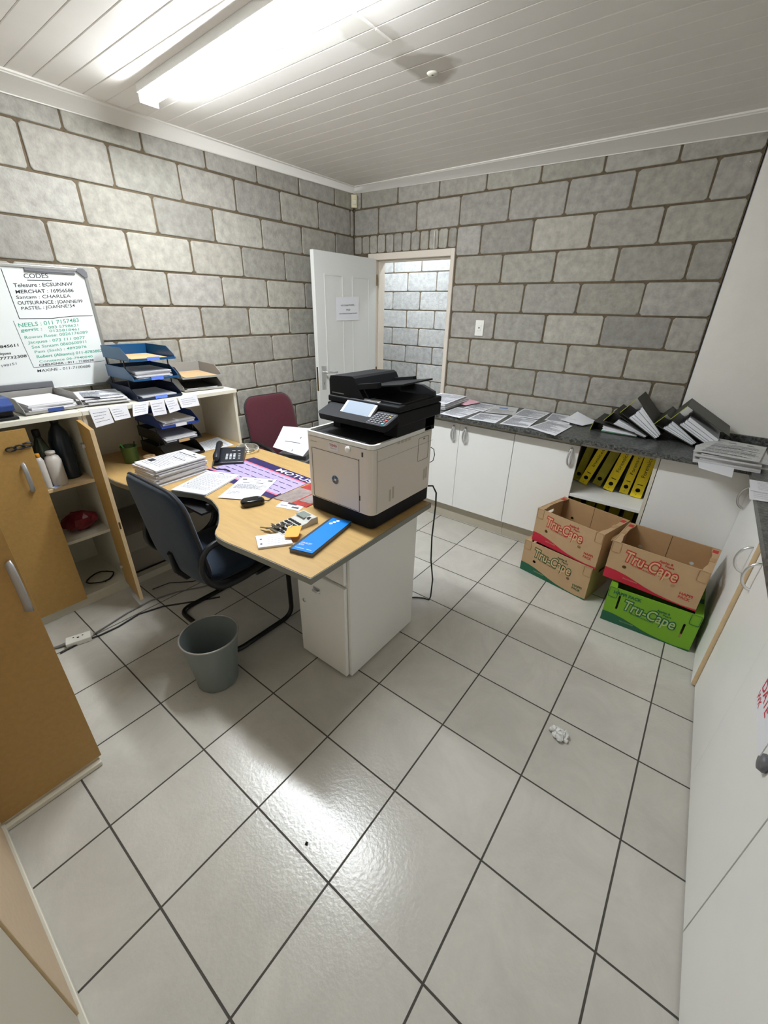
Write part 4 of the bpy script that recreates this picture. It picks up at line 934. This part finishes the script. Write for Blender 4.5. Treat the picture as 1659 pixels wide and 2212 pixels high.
stack('paper_pile_stack', (.60, -1.34, .497), 'heap of white papers and grey folders on the maroon chair seat', 'papers', 6, .12, .22, .3, math.radians(20), .03, mats=('paper', 'plasticgrey'), top=[], seed=9)
sheet([(.50, -1.53, .650), (.82, -1.52, .645), (.73, -1.20, .765), (.37, -1.31, .745)], [(.25, .35, .7, .37, 2), (.6, .05, .62, .6, 2)], 'envelope', 'white envelope tilted on top of the heap on the maroon chair', 'envelope', wav=.004)
sheet([(.56, -1.69, .545), (.74, -1.66, .535), (.66, -1.50, .585), (.50, -1.58, .595)], [], 'paper_sheet', 'white sheet sliding down between the maroon chair and the desk', 'paper', wav=.003)

# ============================================================ BIN
R_ = root('waste_bin', 'round ribbed grey waste bin on the tiles beside the blue chair', 'waste bin', (1.520, -2.757, 0), world=False)
mb = MB(); mb.lathe([(0, .001), (.088, .001), (.092, .008), (.0935, .04), (.112, .20), (.124, .275)], 0, 96, rib=.012); mb.lathe([(.121, .275), (.109, .20), (.090, .04), (.088, .012), (0, .012)], 0, 96, rib=.012); mb.build('bucket', 'binplastic', R_)
mb = MB(); mb.tube([(.1255*math.cos(a), .1255*math.sin(a), .277) for a in [2*PI*i/48 for i in range(48)]], .0042, 0, 8, True); mb.build('rim', 'traygrey', R_)

# ============================================================ COUNTER ALONG THE BACK WALL
def oval_handle(mb_, T, l=.115, w_=.023):
    """teardrop loop pull standing off the face; T maps local x->out, z->up"""
    P = []
    for i in range(28):
        a = 2*PI*i/28; z = l/2*math.sin(a); y = w_/2*math.cos(a)*(1-.35*math.sin(a)); P.append((.012+.014*(1-(2*z/l)**2), y, z))
    mb_.tube(P, .0068, 0, 8, True, T)
def bow_handle(mb_, T, l=.12, o=.04):
    mb_.tube([(o*math.sin(PI*i/14), 0, l/2*math.cos(PI*i/14)) for i in range(15)], .0055, 0, 8, False, T)
FYm = lambda x, y, z: Matrix.Translation((x, y, z)) @ Matrix.Rotation(-PI/2, 4, 'Z')
def base_cab(label, x0, x1, doors, group=None):
    rt = root('base_cabinet', label, 'cabinet', ((x0+x1)/2, -.3, 0), group=group)
    mb = MB(); mb.box(x0, -.562, .13, x1, -.006, .838); mb.build('carcass', 'white', rt, .001)
    mb = MB(); mb.box(x0, -.535, 0, x1, -.52, .13); mb.build('plinth', 'greige', rt)
    mb = MB(); mb.box(x0, -.572, .838, x1, -.555, .868); mb.build('top_rail', 'greige', rt)
    for (a, b, hx) in doors:
        mb = MB(); mb.box(a+.0012, -.580, .138, b-.0012, -.562, .834); dr = mb.build('door', 'white', rt, .0008)
        if hx:
            mb = MB(); oval_handle(mb, FYm(hx, -.58, .757)); mb.build('handle', 'steel', dr)
    return rt
base_cab('white two-door base cabinet partly hidden behind the printer', 1.128, 1.9985, [(1.13, 1.5635, 1.519), (1.5635, 1.9985, 1.619)])
base_cab('white one-door base cabinet between the two-door one and the yellow files', 2.0005, 2.372, [(2.0005, 2.439, 2.394)])
OS = root('open_shelf_cabinet', 'white open shelf cabinet holding yellow lever arch files', 'shelf cabinet', (2.62, -.3, 0))
mb = MB(); mb.box(2.374, -.555, .13, 2.378, -.006, .868); mb.box(2.866, -.58, .0, 2.886, -.006, .868); mb.box(2.378, -.016, .13, 2.866, -.006, .868); mb.box(2.378, -.556, .13, 2.866, -.016, .148); mb.build('carcass', 'offwhite', OS, .0008)
mb = MB(); mb.box(2.378, -.575, .482, 2.866, -.016, .502); mb.build('shelf', 'white', OS, .001)
mb = MB(); mb.box(2.44, -.572, .838, 2.866, -.555, .868); mb.build('top_rail', 'greige', OS)
mb = MB(); mb.box(2.374, -.535, 0, 2.866, -.52, .13); mb.build('plinth', 'greige', OS)
CP_ = root('corner_cabinet', 'plain white corner cabinet panel right of the yellow files', 'cabinet', (3.1, -.3, 0))
mb = MB(); mb.box(2.888, -.562, .13, 3.33, -.006, .868); mb.build('carcass', 'white', CP_)
mb = MB(); mb.box(2.890, -.580, .138, 3.330, -.562, .862); mb.build('panel', 'white', CP_, .0008)
mb = MB(); mb.box(2.888, -.535, 0, 3.33, -.52, .13); mb.build('plinth', 'greige', CP_)
# worktop (L shaped)
WT = root('worktop', 'dark speckled stone-look worktop running round the corner', 'worktop', (2.5, -.32, .87))
sk = .0175
mb = MB(); mb.flat([[(1.11, -.004), (1.11, -.655), (2.9, -.652), (3.288, -.65), (3.288+sk*3.0, -3.56), (XR-.004, -3.56), (XR-.004, -.004)]], .029, 0, TR(0, 0, .8855)); mb.build('slab', 'granite', WT, .004)
mb = MB(); mb.box(2.89, -.022, .9, XR-.004, -.002, .941); mb.build('upstand', 'granite', WT, .002)
# right-hand run of cabinets, turned by one degree
def rcab(label, y0, y1, doors):
    rt = root('base_cabinet', label, 'cabinet', (3.322, -.6, 0), math.radians(2.0), world=False)
    mb = MB(); mb.box(.02, y1, .0, .49, y0, .868); mb.build('carcass', 'white', rt)
    for dd in doors:
        a, b, hy, hz = dd[:4]
        mb = MB(); T = I4
        if len(dd) > 4: T = Matrix.Translation((.02, a, 0)) @ Matrix.Rotation(-dd[4], 4, 'Z') @ Matrix.Translation((-.02, -a, 0))
        mb.box(.0, b+.0010, .010, .018, a-.0010, .862, 0, T); dr = mb.build('door', 'white', rt, .0008)
        if len(dd) > 4:
            mb = MB(); mb.box(.0002, b-.0003, .010, .0178, b+.0010, .862, 0, T); mb.build('edge_band', 'edgewood', dr)
        if hy is not None:
            mb = MB(); bow_handle(mb, T @ Matrix.Translation((0, hy, hz)) @ Matrix.Rotation(PI, 4, 'Z')); mb.build('handle', 'chrome', dr)
    return rt
rcab('narrow white corner cabinet with a bow handle on the right-hand run', .018, -.380, [(.018, -.380, -.045, .745)])
rcab('white cabinet with one door standing ajar on the right-hand run', -.382, -1.300, [(-.382, -.765, -.712, .69, math.radians(2.6)), (-.770, -1.3005, -.872, .70)])
rcab('white cabinet nearest the camera on the right-hand run', -1.302, -2.96, [(-1.3000, -1.849, None, 0), (-1.853, -2.40, None, 0), (-2.402, -2.96, None, 0)])
R_ = root('round_lock', 'round grey cabinet lock at the right edge of the frame', 'lock', (3.381, -2.32, .6))
mb = MB(); mb.lathe([(0, 0), (.022, 0), (.024, .006), (.020, .016), (0, .018)], 0, 24, Matrix.Translation((3.381, -2.318, .612)) @ Matrix.Rotation(-PI/2, 4, 'Y')); mb.build('knob', 'plasticgrey', R_)

# ------------------------------------------------------------ papers on the worktop
ZW = .9003
GP_ = 'A4 papers laid out on the worktop'
def wp(C, lab, seed, mats=('paper', 'ink', 'inklight'), marks=None, z=ZW, **k):
    sheet([(x, y, z) for x, y in C], form(seed) if marks is None else marks, 'paper_sheet', lab, 'paper', GP_, mats, seed=seed, wav=.0012, **k)
stack('paper_pile_stack', (1.262, -.33, ZW), 'thick curling pile of papers at the left end of the worktop', 'papers', 9, .055, .24, .42, .05, .012, seed=31)
wp([(1.425, -.655), (1.60, -.672), (1.615, -.372), (1.405, -.34)], 'white form at the worktop edge beside the curling pile', 1)
sheet([(1.20, -.20, ZW+.002), (1.44, -.27, ZW+.004), (1.49, -.10, ZW+.012), (1.19, -.02, ZW+.03)], [(.1, .5, .4, .515, 2)], 'pink_sheet', 'bent pink sheet against the wall at the left end of the worktop', 'paper', GP_, ('pink', 'ink', 'inklight'), wav=.004)
wp([(1.653, -.660), (1.865, -.645), (1.842, -.352), (1.64, -.41)], 'white form in the front row below the grey sheet with the blue square', 2)
wp([(1.45, -.33), (1.64, -.36), (1.63, -.06), (1.47, -.05)], 'pale sheet next to the pink one in the back row', 12, z=ZW+.0003)
sheet([(1.655, -.375, ZW+.001), (1.872, -.303, ZW+.001), (1.80, -.03, ZW+.001), (1.62, -.05, ZW+.001)], [(.25, .62, .6, .78, 1)]+lines(.1, .9, .5, .1, 9, 4), 'paper_sheet', 'grey sheet with a light blue square in the back row', 'paper', GP_, ('newsprint', 'inkblue', 'inklight'), wav=.001)
wp([(1.862, -.330), (2.06, -.325), (2.055, -.03), (1.845, -.02)], 'white form in the back row right of the grey sheet', 3)
wp([(1.90, -.645), (2.09, -.620), (2.068, -.346), (1.878, -.35)], 'white form in the front row, third from the left', 5, z=ZW+.0012)
wp([(2.10, -.305), (2.285, -.325), (2.20, -.03), (2.075, -.03)], 'white form in the back row with its corner raised', 6)
wp([(2.09, -.612), (2.30, -.70), (2.315, -.362), (2.135, -.295)], 'ruled form hanging over the worktop edge in the front row', 7, marks=form(7, True), z=ZW+.003)
sheet([(2.20, -.26, ZW+.004), (2.37, -.33, ZW+.004), (2.435, -.16, ZW+.01), (2.25, -.02, ZW+.03)], [(.2, .3, .5, .31, 2)], 'paper_sheet', 'large blank curved sheet beside the black files', 'paper', GP_, wav=.006)
# ------------------------------------------------------------ lever arch files, fanned out
def archfile(label, F0, S0, S1, F1, y0=-.385, y1=-.07, edge='coveredge', cover='coverdark', pt=.62, pmats=('paper', 'paperedge'), green=False, lift=0):
    """F0 fore-edge bottom, S0/S1 spine bottom/top, F1 fore-edge top (x, z)"""
    rt = root('lever_arch_file', label, 'file', ((F0[0]+S0[0])/2, (y0+y1)/2, .9), group='black lever arch files on the worktop')
    F0, S0, S1, F1 = [Vector((p[0], 0, p[1])) for p in (F0, S0, S1, F1)]
    def slab(A, B, t, mb_, yy0, yy1, m_=0):
        dd = (B-A).normalized(); n_ = Vector((-dd.z, 0, dd.x))*t
        V = [(p.x, yy, p.z) for yy in (yy0, yy1) for p in (A, B, B+n_, A+n_)]
        mb_.add(V, [(0, 1, 2, 3), (7, 6, 5, 4), (0, 4, 5, 1), (1, 5, 6, 2), (2, 6, 7, 3), (3, 7, 4, 0)], m_)
    mb = MB(); slab(S0, F0, .0025, mb, y0, y1); mb.build('cover', cover, rt)
    mb = MB(); slab(F1, S1, .0025, mb, y0, y1); mb.build('cover', cover, rt)
    mb = MB(); slab(S1, S0, .0025, mb, y0, y1); slab(S1, S0, .0032, mb, y0-.001, y0+.004, 1); mb.build('spine', [cover, edge], rt)
    L = lambda A, B, t: A.lerp(B, t)
    a = L(S0, F0, .25); b = L(S0, F0, .97); c = L(S1, F1, .97); e = L(S1, F1, .25)
    c = L(b, c, pt); e = L(a, e, pt+.05); up = Vector((0, 0, .003))
    mb = MB(); K = 6
    for k in range(K):
        t0, t1 = k/K, (k+.985)/K; sh = .004*((k*37) % 5-2)/2
        q = [L(a, e, t0), L(b, c, t0), L(b, c, t1), L(a, e, t1)]; V = [(p.x+sh, yy, p.z+.003) for yy in (y0+.012+abs(sh), y1-.01) for p in q]
        mb.add(V, [(0, 1, 2, 3), (7, 6, 5, 4), (0, 4, 5, 1), (1, 5, 6, 2), (2, 6, 7, 3), (3, 7, 4, 0)], 1 if (green and k == 0) else 0)
    mb.build('pages', ['paper', 'greendiv'], rt)
    return rt
archfile('flat black file with green dividers, leftmost of the fan', (2.725, .902), (2.432, .902), (2.445, .965), (2.70, .930), green=True, pt=.7)
archfile('low tilted black file resting on the leftmost one', (2.765, .905), (2.50, .978), (2.55, 1.045), (2.775, .925), pt=.5)
archfile('steeply tilted thick black file, third of the fan', (2.825, .905), (2.585, 1.045), (2.66, 1.145), (2.845, .945), pt=.88)
archfile('tilted black file full of white paper, fourth of the fan', (3.015, .905), (2.785, 1.003), (2.838, 1.072), (3.035, .928), pt=.85)
archfile('dark grey file on the right end of the fan with its cover up', (3.10, .912), (2.86, 1.045), (2.925, 1.135), (3.165, .995), pt=.55)
# ------------------------------------------------------------ yellow files in the cubby
YG = 'yellow lever arch files in the open shelf'
def yfile(xb, w_, lean, z0, yf, name_txt, label, dull=False, num=None):
    """local: spine in xz plane facing -y"""
    rt = root('lever_arch_file', label, 'file', (xb, yf, z0), 0, YG, world=False); rt.rotation_euler = (0, lean, 0)
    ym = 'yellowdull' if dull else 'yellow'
    mb = MB(); mb.box(0, 0, 0, .003, .285, .315); mb.box(w_-.003, 0, 0, w_, .285, .315); mb.build('cover', 'coverdark', rt)
    V, Fs = flat([rrect(0, 0, w_, .315, .002, 1), circ(w_/2, .05, .0145, 18)], .003)
    mb = MB(); mb.add(V, Fs, 0, FXZ(0, -.0016, 0)); mb.quad([(w_/2-.016, .004, .033), (w_/2+.016, .004, .033), (w_/2+.016, .004, .067), (w_/2-.016, .004, .067)], 1)
    TT = Matrix(((0, -1, 0, 0), (0, 0, -1, -.0036), (1, 0, 0, 0), (0, 0, 0, 1)))
    if name_txt: mb.text(name_txt, .14, -w_*.68, w_*.34, 2, TT, w=.14)
    mb.box(w_*.28, -.0034, .088, w_*.75, -.0032, .093, 1) if not dull else None
    mb.text(num or '1', w_*.42, .014, .012, 1, FXZ(0, -.0036, 0)); mb.build('spine', [ym, 'hole', 'ink'], rt)
    mb = MB(); mb.box(.006, .01, .004, w_-.006, .28, .30); mb.build('pages', 'paperwarm', rt)
    return rt
zc = .5045
def lean_file(i, xb, w_, a, yf, t, lab, dull=False): yfile(xb, w_, math.radians(a), zc+ (0 if a >= 0 else 0), yf, t, lab, dull)
def zoff(a, w_): return w_*math.sin(math.radians(a))
for (xb, w_, a, yf, t, lab, dl) in [
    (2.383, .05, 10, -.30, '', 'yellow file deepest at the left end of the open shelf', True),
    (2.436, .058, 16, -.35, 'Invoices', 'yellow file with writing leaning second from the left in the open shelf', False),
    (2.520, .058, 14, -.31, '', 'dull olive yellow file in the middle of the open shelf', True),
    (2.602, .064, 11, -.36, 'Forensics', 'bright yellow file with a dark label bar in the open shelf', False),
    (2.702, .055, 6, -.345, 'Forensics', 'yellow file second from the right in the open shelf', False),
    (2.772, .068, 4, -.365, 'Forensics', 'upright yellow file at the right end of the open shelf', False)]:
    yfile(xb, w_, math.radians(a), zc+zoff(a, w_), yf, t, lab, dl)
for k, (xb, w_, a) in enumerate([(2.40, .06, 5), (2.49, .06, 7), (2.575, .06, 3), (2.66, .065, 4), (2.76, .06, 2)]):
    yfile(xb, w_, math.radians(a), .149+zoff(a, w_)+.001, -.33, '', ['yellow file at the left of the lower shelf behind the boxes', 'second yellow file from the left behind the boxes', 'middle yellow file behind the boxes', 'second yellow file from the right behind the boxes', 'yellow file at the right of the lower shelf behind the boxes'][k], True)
# ------------------------------------------------------------ corner pile and papers on the right run
PB = root('newspaper_pile', 'pile of plastic-wrapped newspapers on the worktop corner', 'newspapers', (3.19, -.5, ZW), world=True)
mb = MB(); rnd = random.Random(4)
for k in range(6):
    dx, dy, a = rnd.uniform(-.012, .012), rnd.uniform(-.012, .012), rnd.uniform(-.06, .06); T = TR(3.185+dx, -.50+dy, ZW+.0005+.0085*k, .08+a)
    pl = [(-.155, -.19), (.13, -.2), (.165, .17), (-.06, .20), (-.15, .02)]; V = [(x, y, 0) for x, y in pl]+[(x, y, .0075) for x, y in pl]; n = 5
    mb.add(V, [tuple(range(n))[::-1], tuple(range(n, 2*n))], 0, T); mb.add(V, [(i, (i+1) % n, n+(i+1) % n, n+i) for i in range(n)], 1, T)
mb.build('newspapers', ['newsprint', 'paperedge'], PB)
def nf(x, y, z): return (x, y, z)
sheet([(3.02, -.70, ZW+.054), (3.30, -.71, ZW+.054), (3.345, -.34, ZW+.054), (3.12, -.30, ZW+.054)], [(.3, .82, .45, .85, 1), (.65, .84, .78, .87, 1), (.4, .7, .9, .715, 2), (.1, .5, .95, .51, 2), (.08, .3, .95, .312, 2), (.1, .12, .8, .13, 1)]+lines(.1, .9, .65, .1, 14, 6), 'top_sheet', parent=PB, mats=('newsprint', 'ink', 'inklight'), wav=.003, curl=.0)
sheet([(3.07, -.825, ZW+.004), (3.21, -.86, ZW-.004), (3.22, -.62, ZW+.008), (3.05, -.60, ZW+.008)], [], 'plastic_wrap', parent=PB, mats=('paper',), wav=.001)
sheet([(3.272, -1.155, ZW+.001), (3.43, -1.12, ZW+.001), (3.42, -.96, ZW+.001), (3.273, -.985, ZW+.001)], lines(.1, .9, .8, .2, 5, 31)+[(.1, .9, .9, .91, 1)], 'paper_sheet', 'lower handwritten slip on the edge of the right-hand worktop', 'paper', wav=.0005)
sheet([(3.276, -1.03, ZW+.003), (3.43, -1.01, ZW+.003), (3.42, -.84, ZW+.003), (3.276, -.855, ZW+.003)], lines(.2, .9, .85, .2, 6, 33), 'paper_sheet', 'upper handwritten slip on the edge of the right-hand worktop', 'paper', wav=.0005)
# packet hanging off the worktop
R_ = root('printed_packet', 'white packet with red lettering hanging from the right-hand worktop', 'packet', (3.31, -2.25, .78))
mb = MB(); V, Fs = flat([rrect(-2.49, .775, -2.295, .885, .01, 3)], .002); mb.add(V, Fs, 0, Matrix(((0, 0, -1, 3.307), (1, 0, 0, 0), (0, 1, 0, 0), (0, 0, 0, 1))))
TQ = Matrix(((0, 0, -1, 3.3058), (-1, 0, 0, 0), (0, 1, 0, 0), (0, 0, 0, 1)))
mb.text('DATE', 2.30, .815, .03, 1, TQ, w=.11, off=.02); mb.text('WK', 2.30, .785, .02, 1, TQ, w=.05, off=.02); mb.box(3.3055, -2.49, .866, 3.306, -2.30, .878, 1); mb.build('packet', ['paper', 'stampred'], R_)

# ============================================================ APPLE CARTONS
def carton(label, loc, rz, W=.46, Dp=.32, H=.24, col='tan', wave='boxred', ink='printred', green=False, rx=0):
    rt = root('fruit_carton', label, 'carton', loc, rz, 'fruit cartons in front of the open shelf', world=False)
    if rx: rt.rotation_euler = (rx, 0, rz)
    t = .005
    mats_ = [col, 'tanin' if not green else 'darkgreen', wave, ink, 'hole', 'tanlight' if not green else 'printpale']
    def wall(mb_, w_, T, holes=()):
        V, Fs = flat([[(0, 0), (w_, 0), (w_, H), (0, H)]]+[circ(x, z, .011, 16) for x, z in holes], t); mb_.add(V, Fs, 0, T)
    # front wall with print
    mb = MB(); hs = [(W*.20, H*.42), (W*.72, H*.40)] if not green else []
    if green:
        V, Fs = flat([[(0, 0), (W, 0), (W, H), (0, H)], rrect(W*.13, H*.42, W*.155, H*.82, .005, 3), rrect(W*.85, H*.28, W*.875, H*.68, .005, 3)], t); mb.add(V, Fs, 0, FXZ(0, t/2, 0))
    else: wall(mb, W, FXZ(0, t/2, 0), hs)
    TF = FXZ(0, -.0006, 0)
    top = [(0, .24), (.12, .235), (.25, .20), (.36, .15), (.46, .10), (.58, .055), (.72, .03), (.86, .02), (1, .04)]
    for (a, b) in zip(top, top[1:]): mb.quad([(a[0]*W, 0, 0), (b[0]*W, 0, 0), (b[0]*W, b[1]*H*1.15, 0), (a[0]*W, a[1]*H*1.15, 0)], 2, TF)
    tx, tz, hh, ww, rr = (W*.165, H*.60, H*.27, W*.57, math.radians(-5)) if not green else (W*.20, H*.50, H*.27, W*.58, math.radians(-4))
    TT = FXZ(0, -.0010, 0); TT2 = FXZ(0, -.0014, 0)
    V1, F1, m1 = txt('Tru-Cape', .08, .06); V2, F2, m2 = txt('Tru-Cape', .010, .06)
    def put(V, Fs, m_, Tq, wmul):
        k = hh/.69; kx = ww/m2; c, s_ = math.cos(rr), math.sin(rr)
        mb.add([(tx+v.x*kx*c-v.y*k*s_, tz+v.x*kx*s_+v.y*k*c, 0) for v in V], Fs, m_, Tq)
    put(V1, F1, 3, TT, 1); put(V2, F2, 5, TT2, 1)
    mb.text('Apples &', tx+ww*.62, tz+hh*.95, H*.055, 3, TT, w=W*.14, off=.03); mb.text('Pears', tx+ww*.74, tz+hh*.68, H*.055, 3, TT, w=W*.09, off=.02)
    mb.text('SOUTH AFRICAN', tx+ww*.18, tz-H*.075, H*.035, 3, TT, w=W*.26, off=.01, rot=rr)
    if green: mb.text('HAPPI PACK', W*.06, H*.84, H*.08, 3, TT, w=W*.32, off=.04)
    else: mb.text('HAPPI', W*.80, H*.27, H*.065, 3, TT, w=W*.13, off=.03); mb.text('PACK', W*.80, H*.175, H*.065, 3, TT, w=W*.12, off=.03)
    mb.text('PRODUCT OF SOUTH AFRICA', W*.22, H*.12, H*.03, 5, TT, w=W*.16)
    # corner flap tabs folded over the front
    for (x0, x1) in ((.003, W*.11), (W*.89, W-.003)):
        mb.flat([rrect(x0, H*.72, x1, H-.001, .008, 3), rrect(x0+.002, H*.73, x1-.002, H+.0, .006, 3)], .002, 1, FXZ(0, -.0012, 0))
    mb.build('front_wall', mats_, rt)
    mb = MB(); wall(mb, W, FXZ(0, Dp-t/2, 0), [(W*.2, H*.45), (W*.78, H*.45)]); mb.box(W*.5-.001, Dp-t-.0006, 0, W*.5+.001, Dp-t, H, 1); mb.build('back_wall', [col if green else 'tanin', 'hole'], rt)
    for (x, s_) in ((0, 1), (W-t, -1)):
        mb = MB(); V, Fs = flat([[(t, 0), (Dp-t, 0), (Dp-t, H), (t, H)], rrect(Dp*.36, H*.66, Dp*.64, H*.76, .01, 3)], t); mb.add(V, Fs, 0, FYZ(x+t/2, 0, 0))
        # folded end ledge with its triangular corners
        xe = x if s_ > 0 else x+t
        lw = W*.085
        mb.prism([(xe, t), (xe+s_*(lw), t), (xe+s_*lw*1.0, t+.03), (xe+s_*lw*.72, Dp*.3), (xe+s_*lw*.72, Dp*.7), (xe+s_*lw, Dp-t-.03), (xe+s_*lw, Dp-t), (xe, Dp-t)], H-.006, H-.002, 0)
        mb.box(xe+(s_*.008 if s_ > 0 else -.034), Dp*.80, H-.0019, xe+(.034 if s_ > 0 else -.008), Dp*.93, H-.0016, 3)
        mb.box(xe+(s_*.004 if s_ > 0 else -.03), Dp*.42, H-.0019, xe+(.03 if s_ > 0 else -.004), Dp*.56, H+.001, 1)
        mb.build('end_wall', mats_, rt)
    mb = MB(); mb.box(t, t, .0, W-t, Dp-t, .005); mb.build('bottom', 'tanin', rt)
    return rt
carton('brown carton with green print, lower one of the left stack', (2.300, -.905, .001), math.radians(-12), .46, .31, .235, wave='darkgreen', ink='printgreen')
carton('brown carton with red print, upper one of the left stack', (2.335, -.885, .238), math.radians(-15), .44, .31, .235)
carton('bright green carton at the bottom of the right stack', (2.868, -1.115, .001), math.radians(1.0), .438, .32, .232, col='boxgreen', wave='darkgreen', ink='darkgreen', green=True)
carton('brown carton with red print on top of the green one', (2.812, -1.050, .245), math.radians(-6), .455, .31, .235)

# ============================================================ NEAR CUPBOARD (left foreground)
NC = root('near_cupboard', 'low cupboard in the left foreground with beech doors, one leaf wide open', 'cupboard', (2.0, -3.8, 0))
mb = MB(); mb.box(1.10, -4.06, .03, 2.95, -3.592, 1.085); mb.box(1.08, -4.06, 1.085, 2.6, -3.585, 1.107); mb.build('carcass', 'greige', NC)
mb = MB(); mb.box(1.10, -3.60, 0, 2.95, -3.566, .028); mb.build('base_strip', 'offwhite', NC, .003)
mb = MB(); mb.box(1.555, -3.592, .036, 2.205, -3.574, 1.07); DR = mb.build('door', 'palebeech', NC, .001)
mb = MB(); mb.box(2.205, -3.592, .036, 2.2066, -3.5745, 1.07); mb.build('edge_band', 'edgewood', DR)
mb = MB(); mb.box(2.210, -3.592, .036, 2.95, -3.579, 1.07); mb.build('side_panel', 'greige', NC, .001)
mb = MB(); T = TR(1.535, -3.572, 0, math.radians(90.5)); mb.box(0, 0, .036, .306, .018, 1.062, 0, T); DR = mb.build('open_door', 'doorwood', NC, .001)
mb = MB(); mb.box(.0, .0, 1.062, .306, .018, 1.0632, 0, T); mb.build('edge_band', 'edgewood', DR)
mb = MB(); mb.tube([(1.535, -3.285, .93), (1.548, -3.285, .925), (1.558, -3.285, .895), (1.561, -3.285, .85), (1.558, -3.285, .80), (1.548, -3.285, .765), (1.535, -3.285, .76)], .012, 0, 8, flat_=.4); mb.build('handle', 'handlegrey', DR)
mb = MB(); mb.box(1.516, -3.572, .001, 1.548, -3.274, .022); single('loose_strip', mb, 'offwhite', 'white plinth strip lying on the tiles under the open beech door', 'strip', bevel=.004)

# ============================================================ FLOOR BITS
R_ = root('extension_socket', 'white extension lead socket lying on the tiles by the cupboard', 'socket', (.735, -3.075, 0), math.radians(72), world=False)
mb = MB(); mb.box(-.055, -.03, 0, .055, .03, .028); mb.build('socket_box', 'switch', R_, .004)
mb = MB(); mb.lathe([(0, 0), (.006, 0)], 0, 10, TR(.0, 0, .0284)); mb.disc(-.02, .01, .0284, .004); mb.disc(.02, .008, .0284, .004); mb.build('pin_holes', 'hole', R_)
mb = MB(); mb.tube([(-.055, 0, .012), (-.09, 0, .009), (-.13, .01, .006), (-.3, .05, .006)], [.009, .007, .005, .005]); mb.build('lead', 'cablegrey', R_)
mb = MB(); mb.tube([(.745, -3.01, .01), (.725, -2.93, .006), (.70, -2.82, .006), (.69, -2.68, .006), (.73, -2.54, .006), (.80, -2.42, .006), (.85, -2.3, .006)], .004); single('floor_cable', mb, 'cablegrey', 'grey cable running from the socket towards the desk, uppermost on the floor', 'cable')
mb = MB(); mb.tube([(.76, -3.17, .005), (.755, -3.06, .005), (.775, -2.99, .005), (.78, -2.9, .005), (.76, -2.78, .005), (.80, -2.66, .005), (.90, -2.52, .005), (.98, -2.4, .005)], .0045); single('floor_cable', mb, 'cable', 'thick black cable looping past the socket on the tiles', 'cable')
mb = MB(); mb.tube([(.56, -2.44, .004), (.62, -2.36, .004), (.72, -2.36, .004), (.70, -2.42, .004), (.60, -2.52, .004), (.585, -2.62, .004)], .003); single('floor_cable', mb, 'cable', 'thin black cable loop on the tiles under the desk', 'cable')
mb = MB(); mb.tube([(1.50, -2.30, .50), (1.53, -2.30, .44), (1.60, -2.31, .42), (1.68, -2.32, .47), (1.70, -2.3, .55)], .004); single('desk_cable', mb, 'cable', 'dark cable sagging under the desk beside the pedestal', 'cable')
mb = MB(); rnd = random.Random(8)
for (x, y, s_) in ((0, 0, .022), (-.02, .012, .017), (.018, .008, .018), (.006, -.022, .016), (-.012, -.012, .014), (.03, -.012, .010), (-.034, .004, .012)):
    V = []; n = 8
    for i in range(5):
        t = PI*i/4
        for j in range(n): k = 1+rnd.uniform(-.3, .3); V.append((x+s_*math.sin(t)*math.cos(2*PI*j/n)*k, y+s_*math.sin(t)*math.sin(2*PI*j/n)*k, max(.0, s_*.8-s_*.8*math.cos(t)*k)))
    mb.add(V, [(i*n+j, i*n+(j+1) % n, (i+1)*n+(j+1) % n, (i+1)*n+j) for i in range(4) for j in range(n)])
o = single('crumpled_tissue', mb, 'clothwhite', 'small crumpled white tissue on the floor tiles', 'tissue', loc=(0, 0, 0)); o.location = (2.911, -2.037, 0)
mb = MB(); mb.add([(0, 0, .001), (.009, .003, .003), (.006, .011, .006), (-.004, .009, .002), (.002, .006, .008)], [(0, 1, 4), (1, 2, 4), (2, 3, 4), (3, 0, 4)]); o = single('debris_crumb', mb, 'hole', 'tiny dark crumb on the shiny tile in the foreground', 'debris', loc=(0, 0, 0)); o.location = (2.362, -2.975, 0)
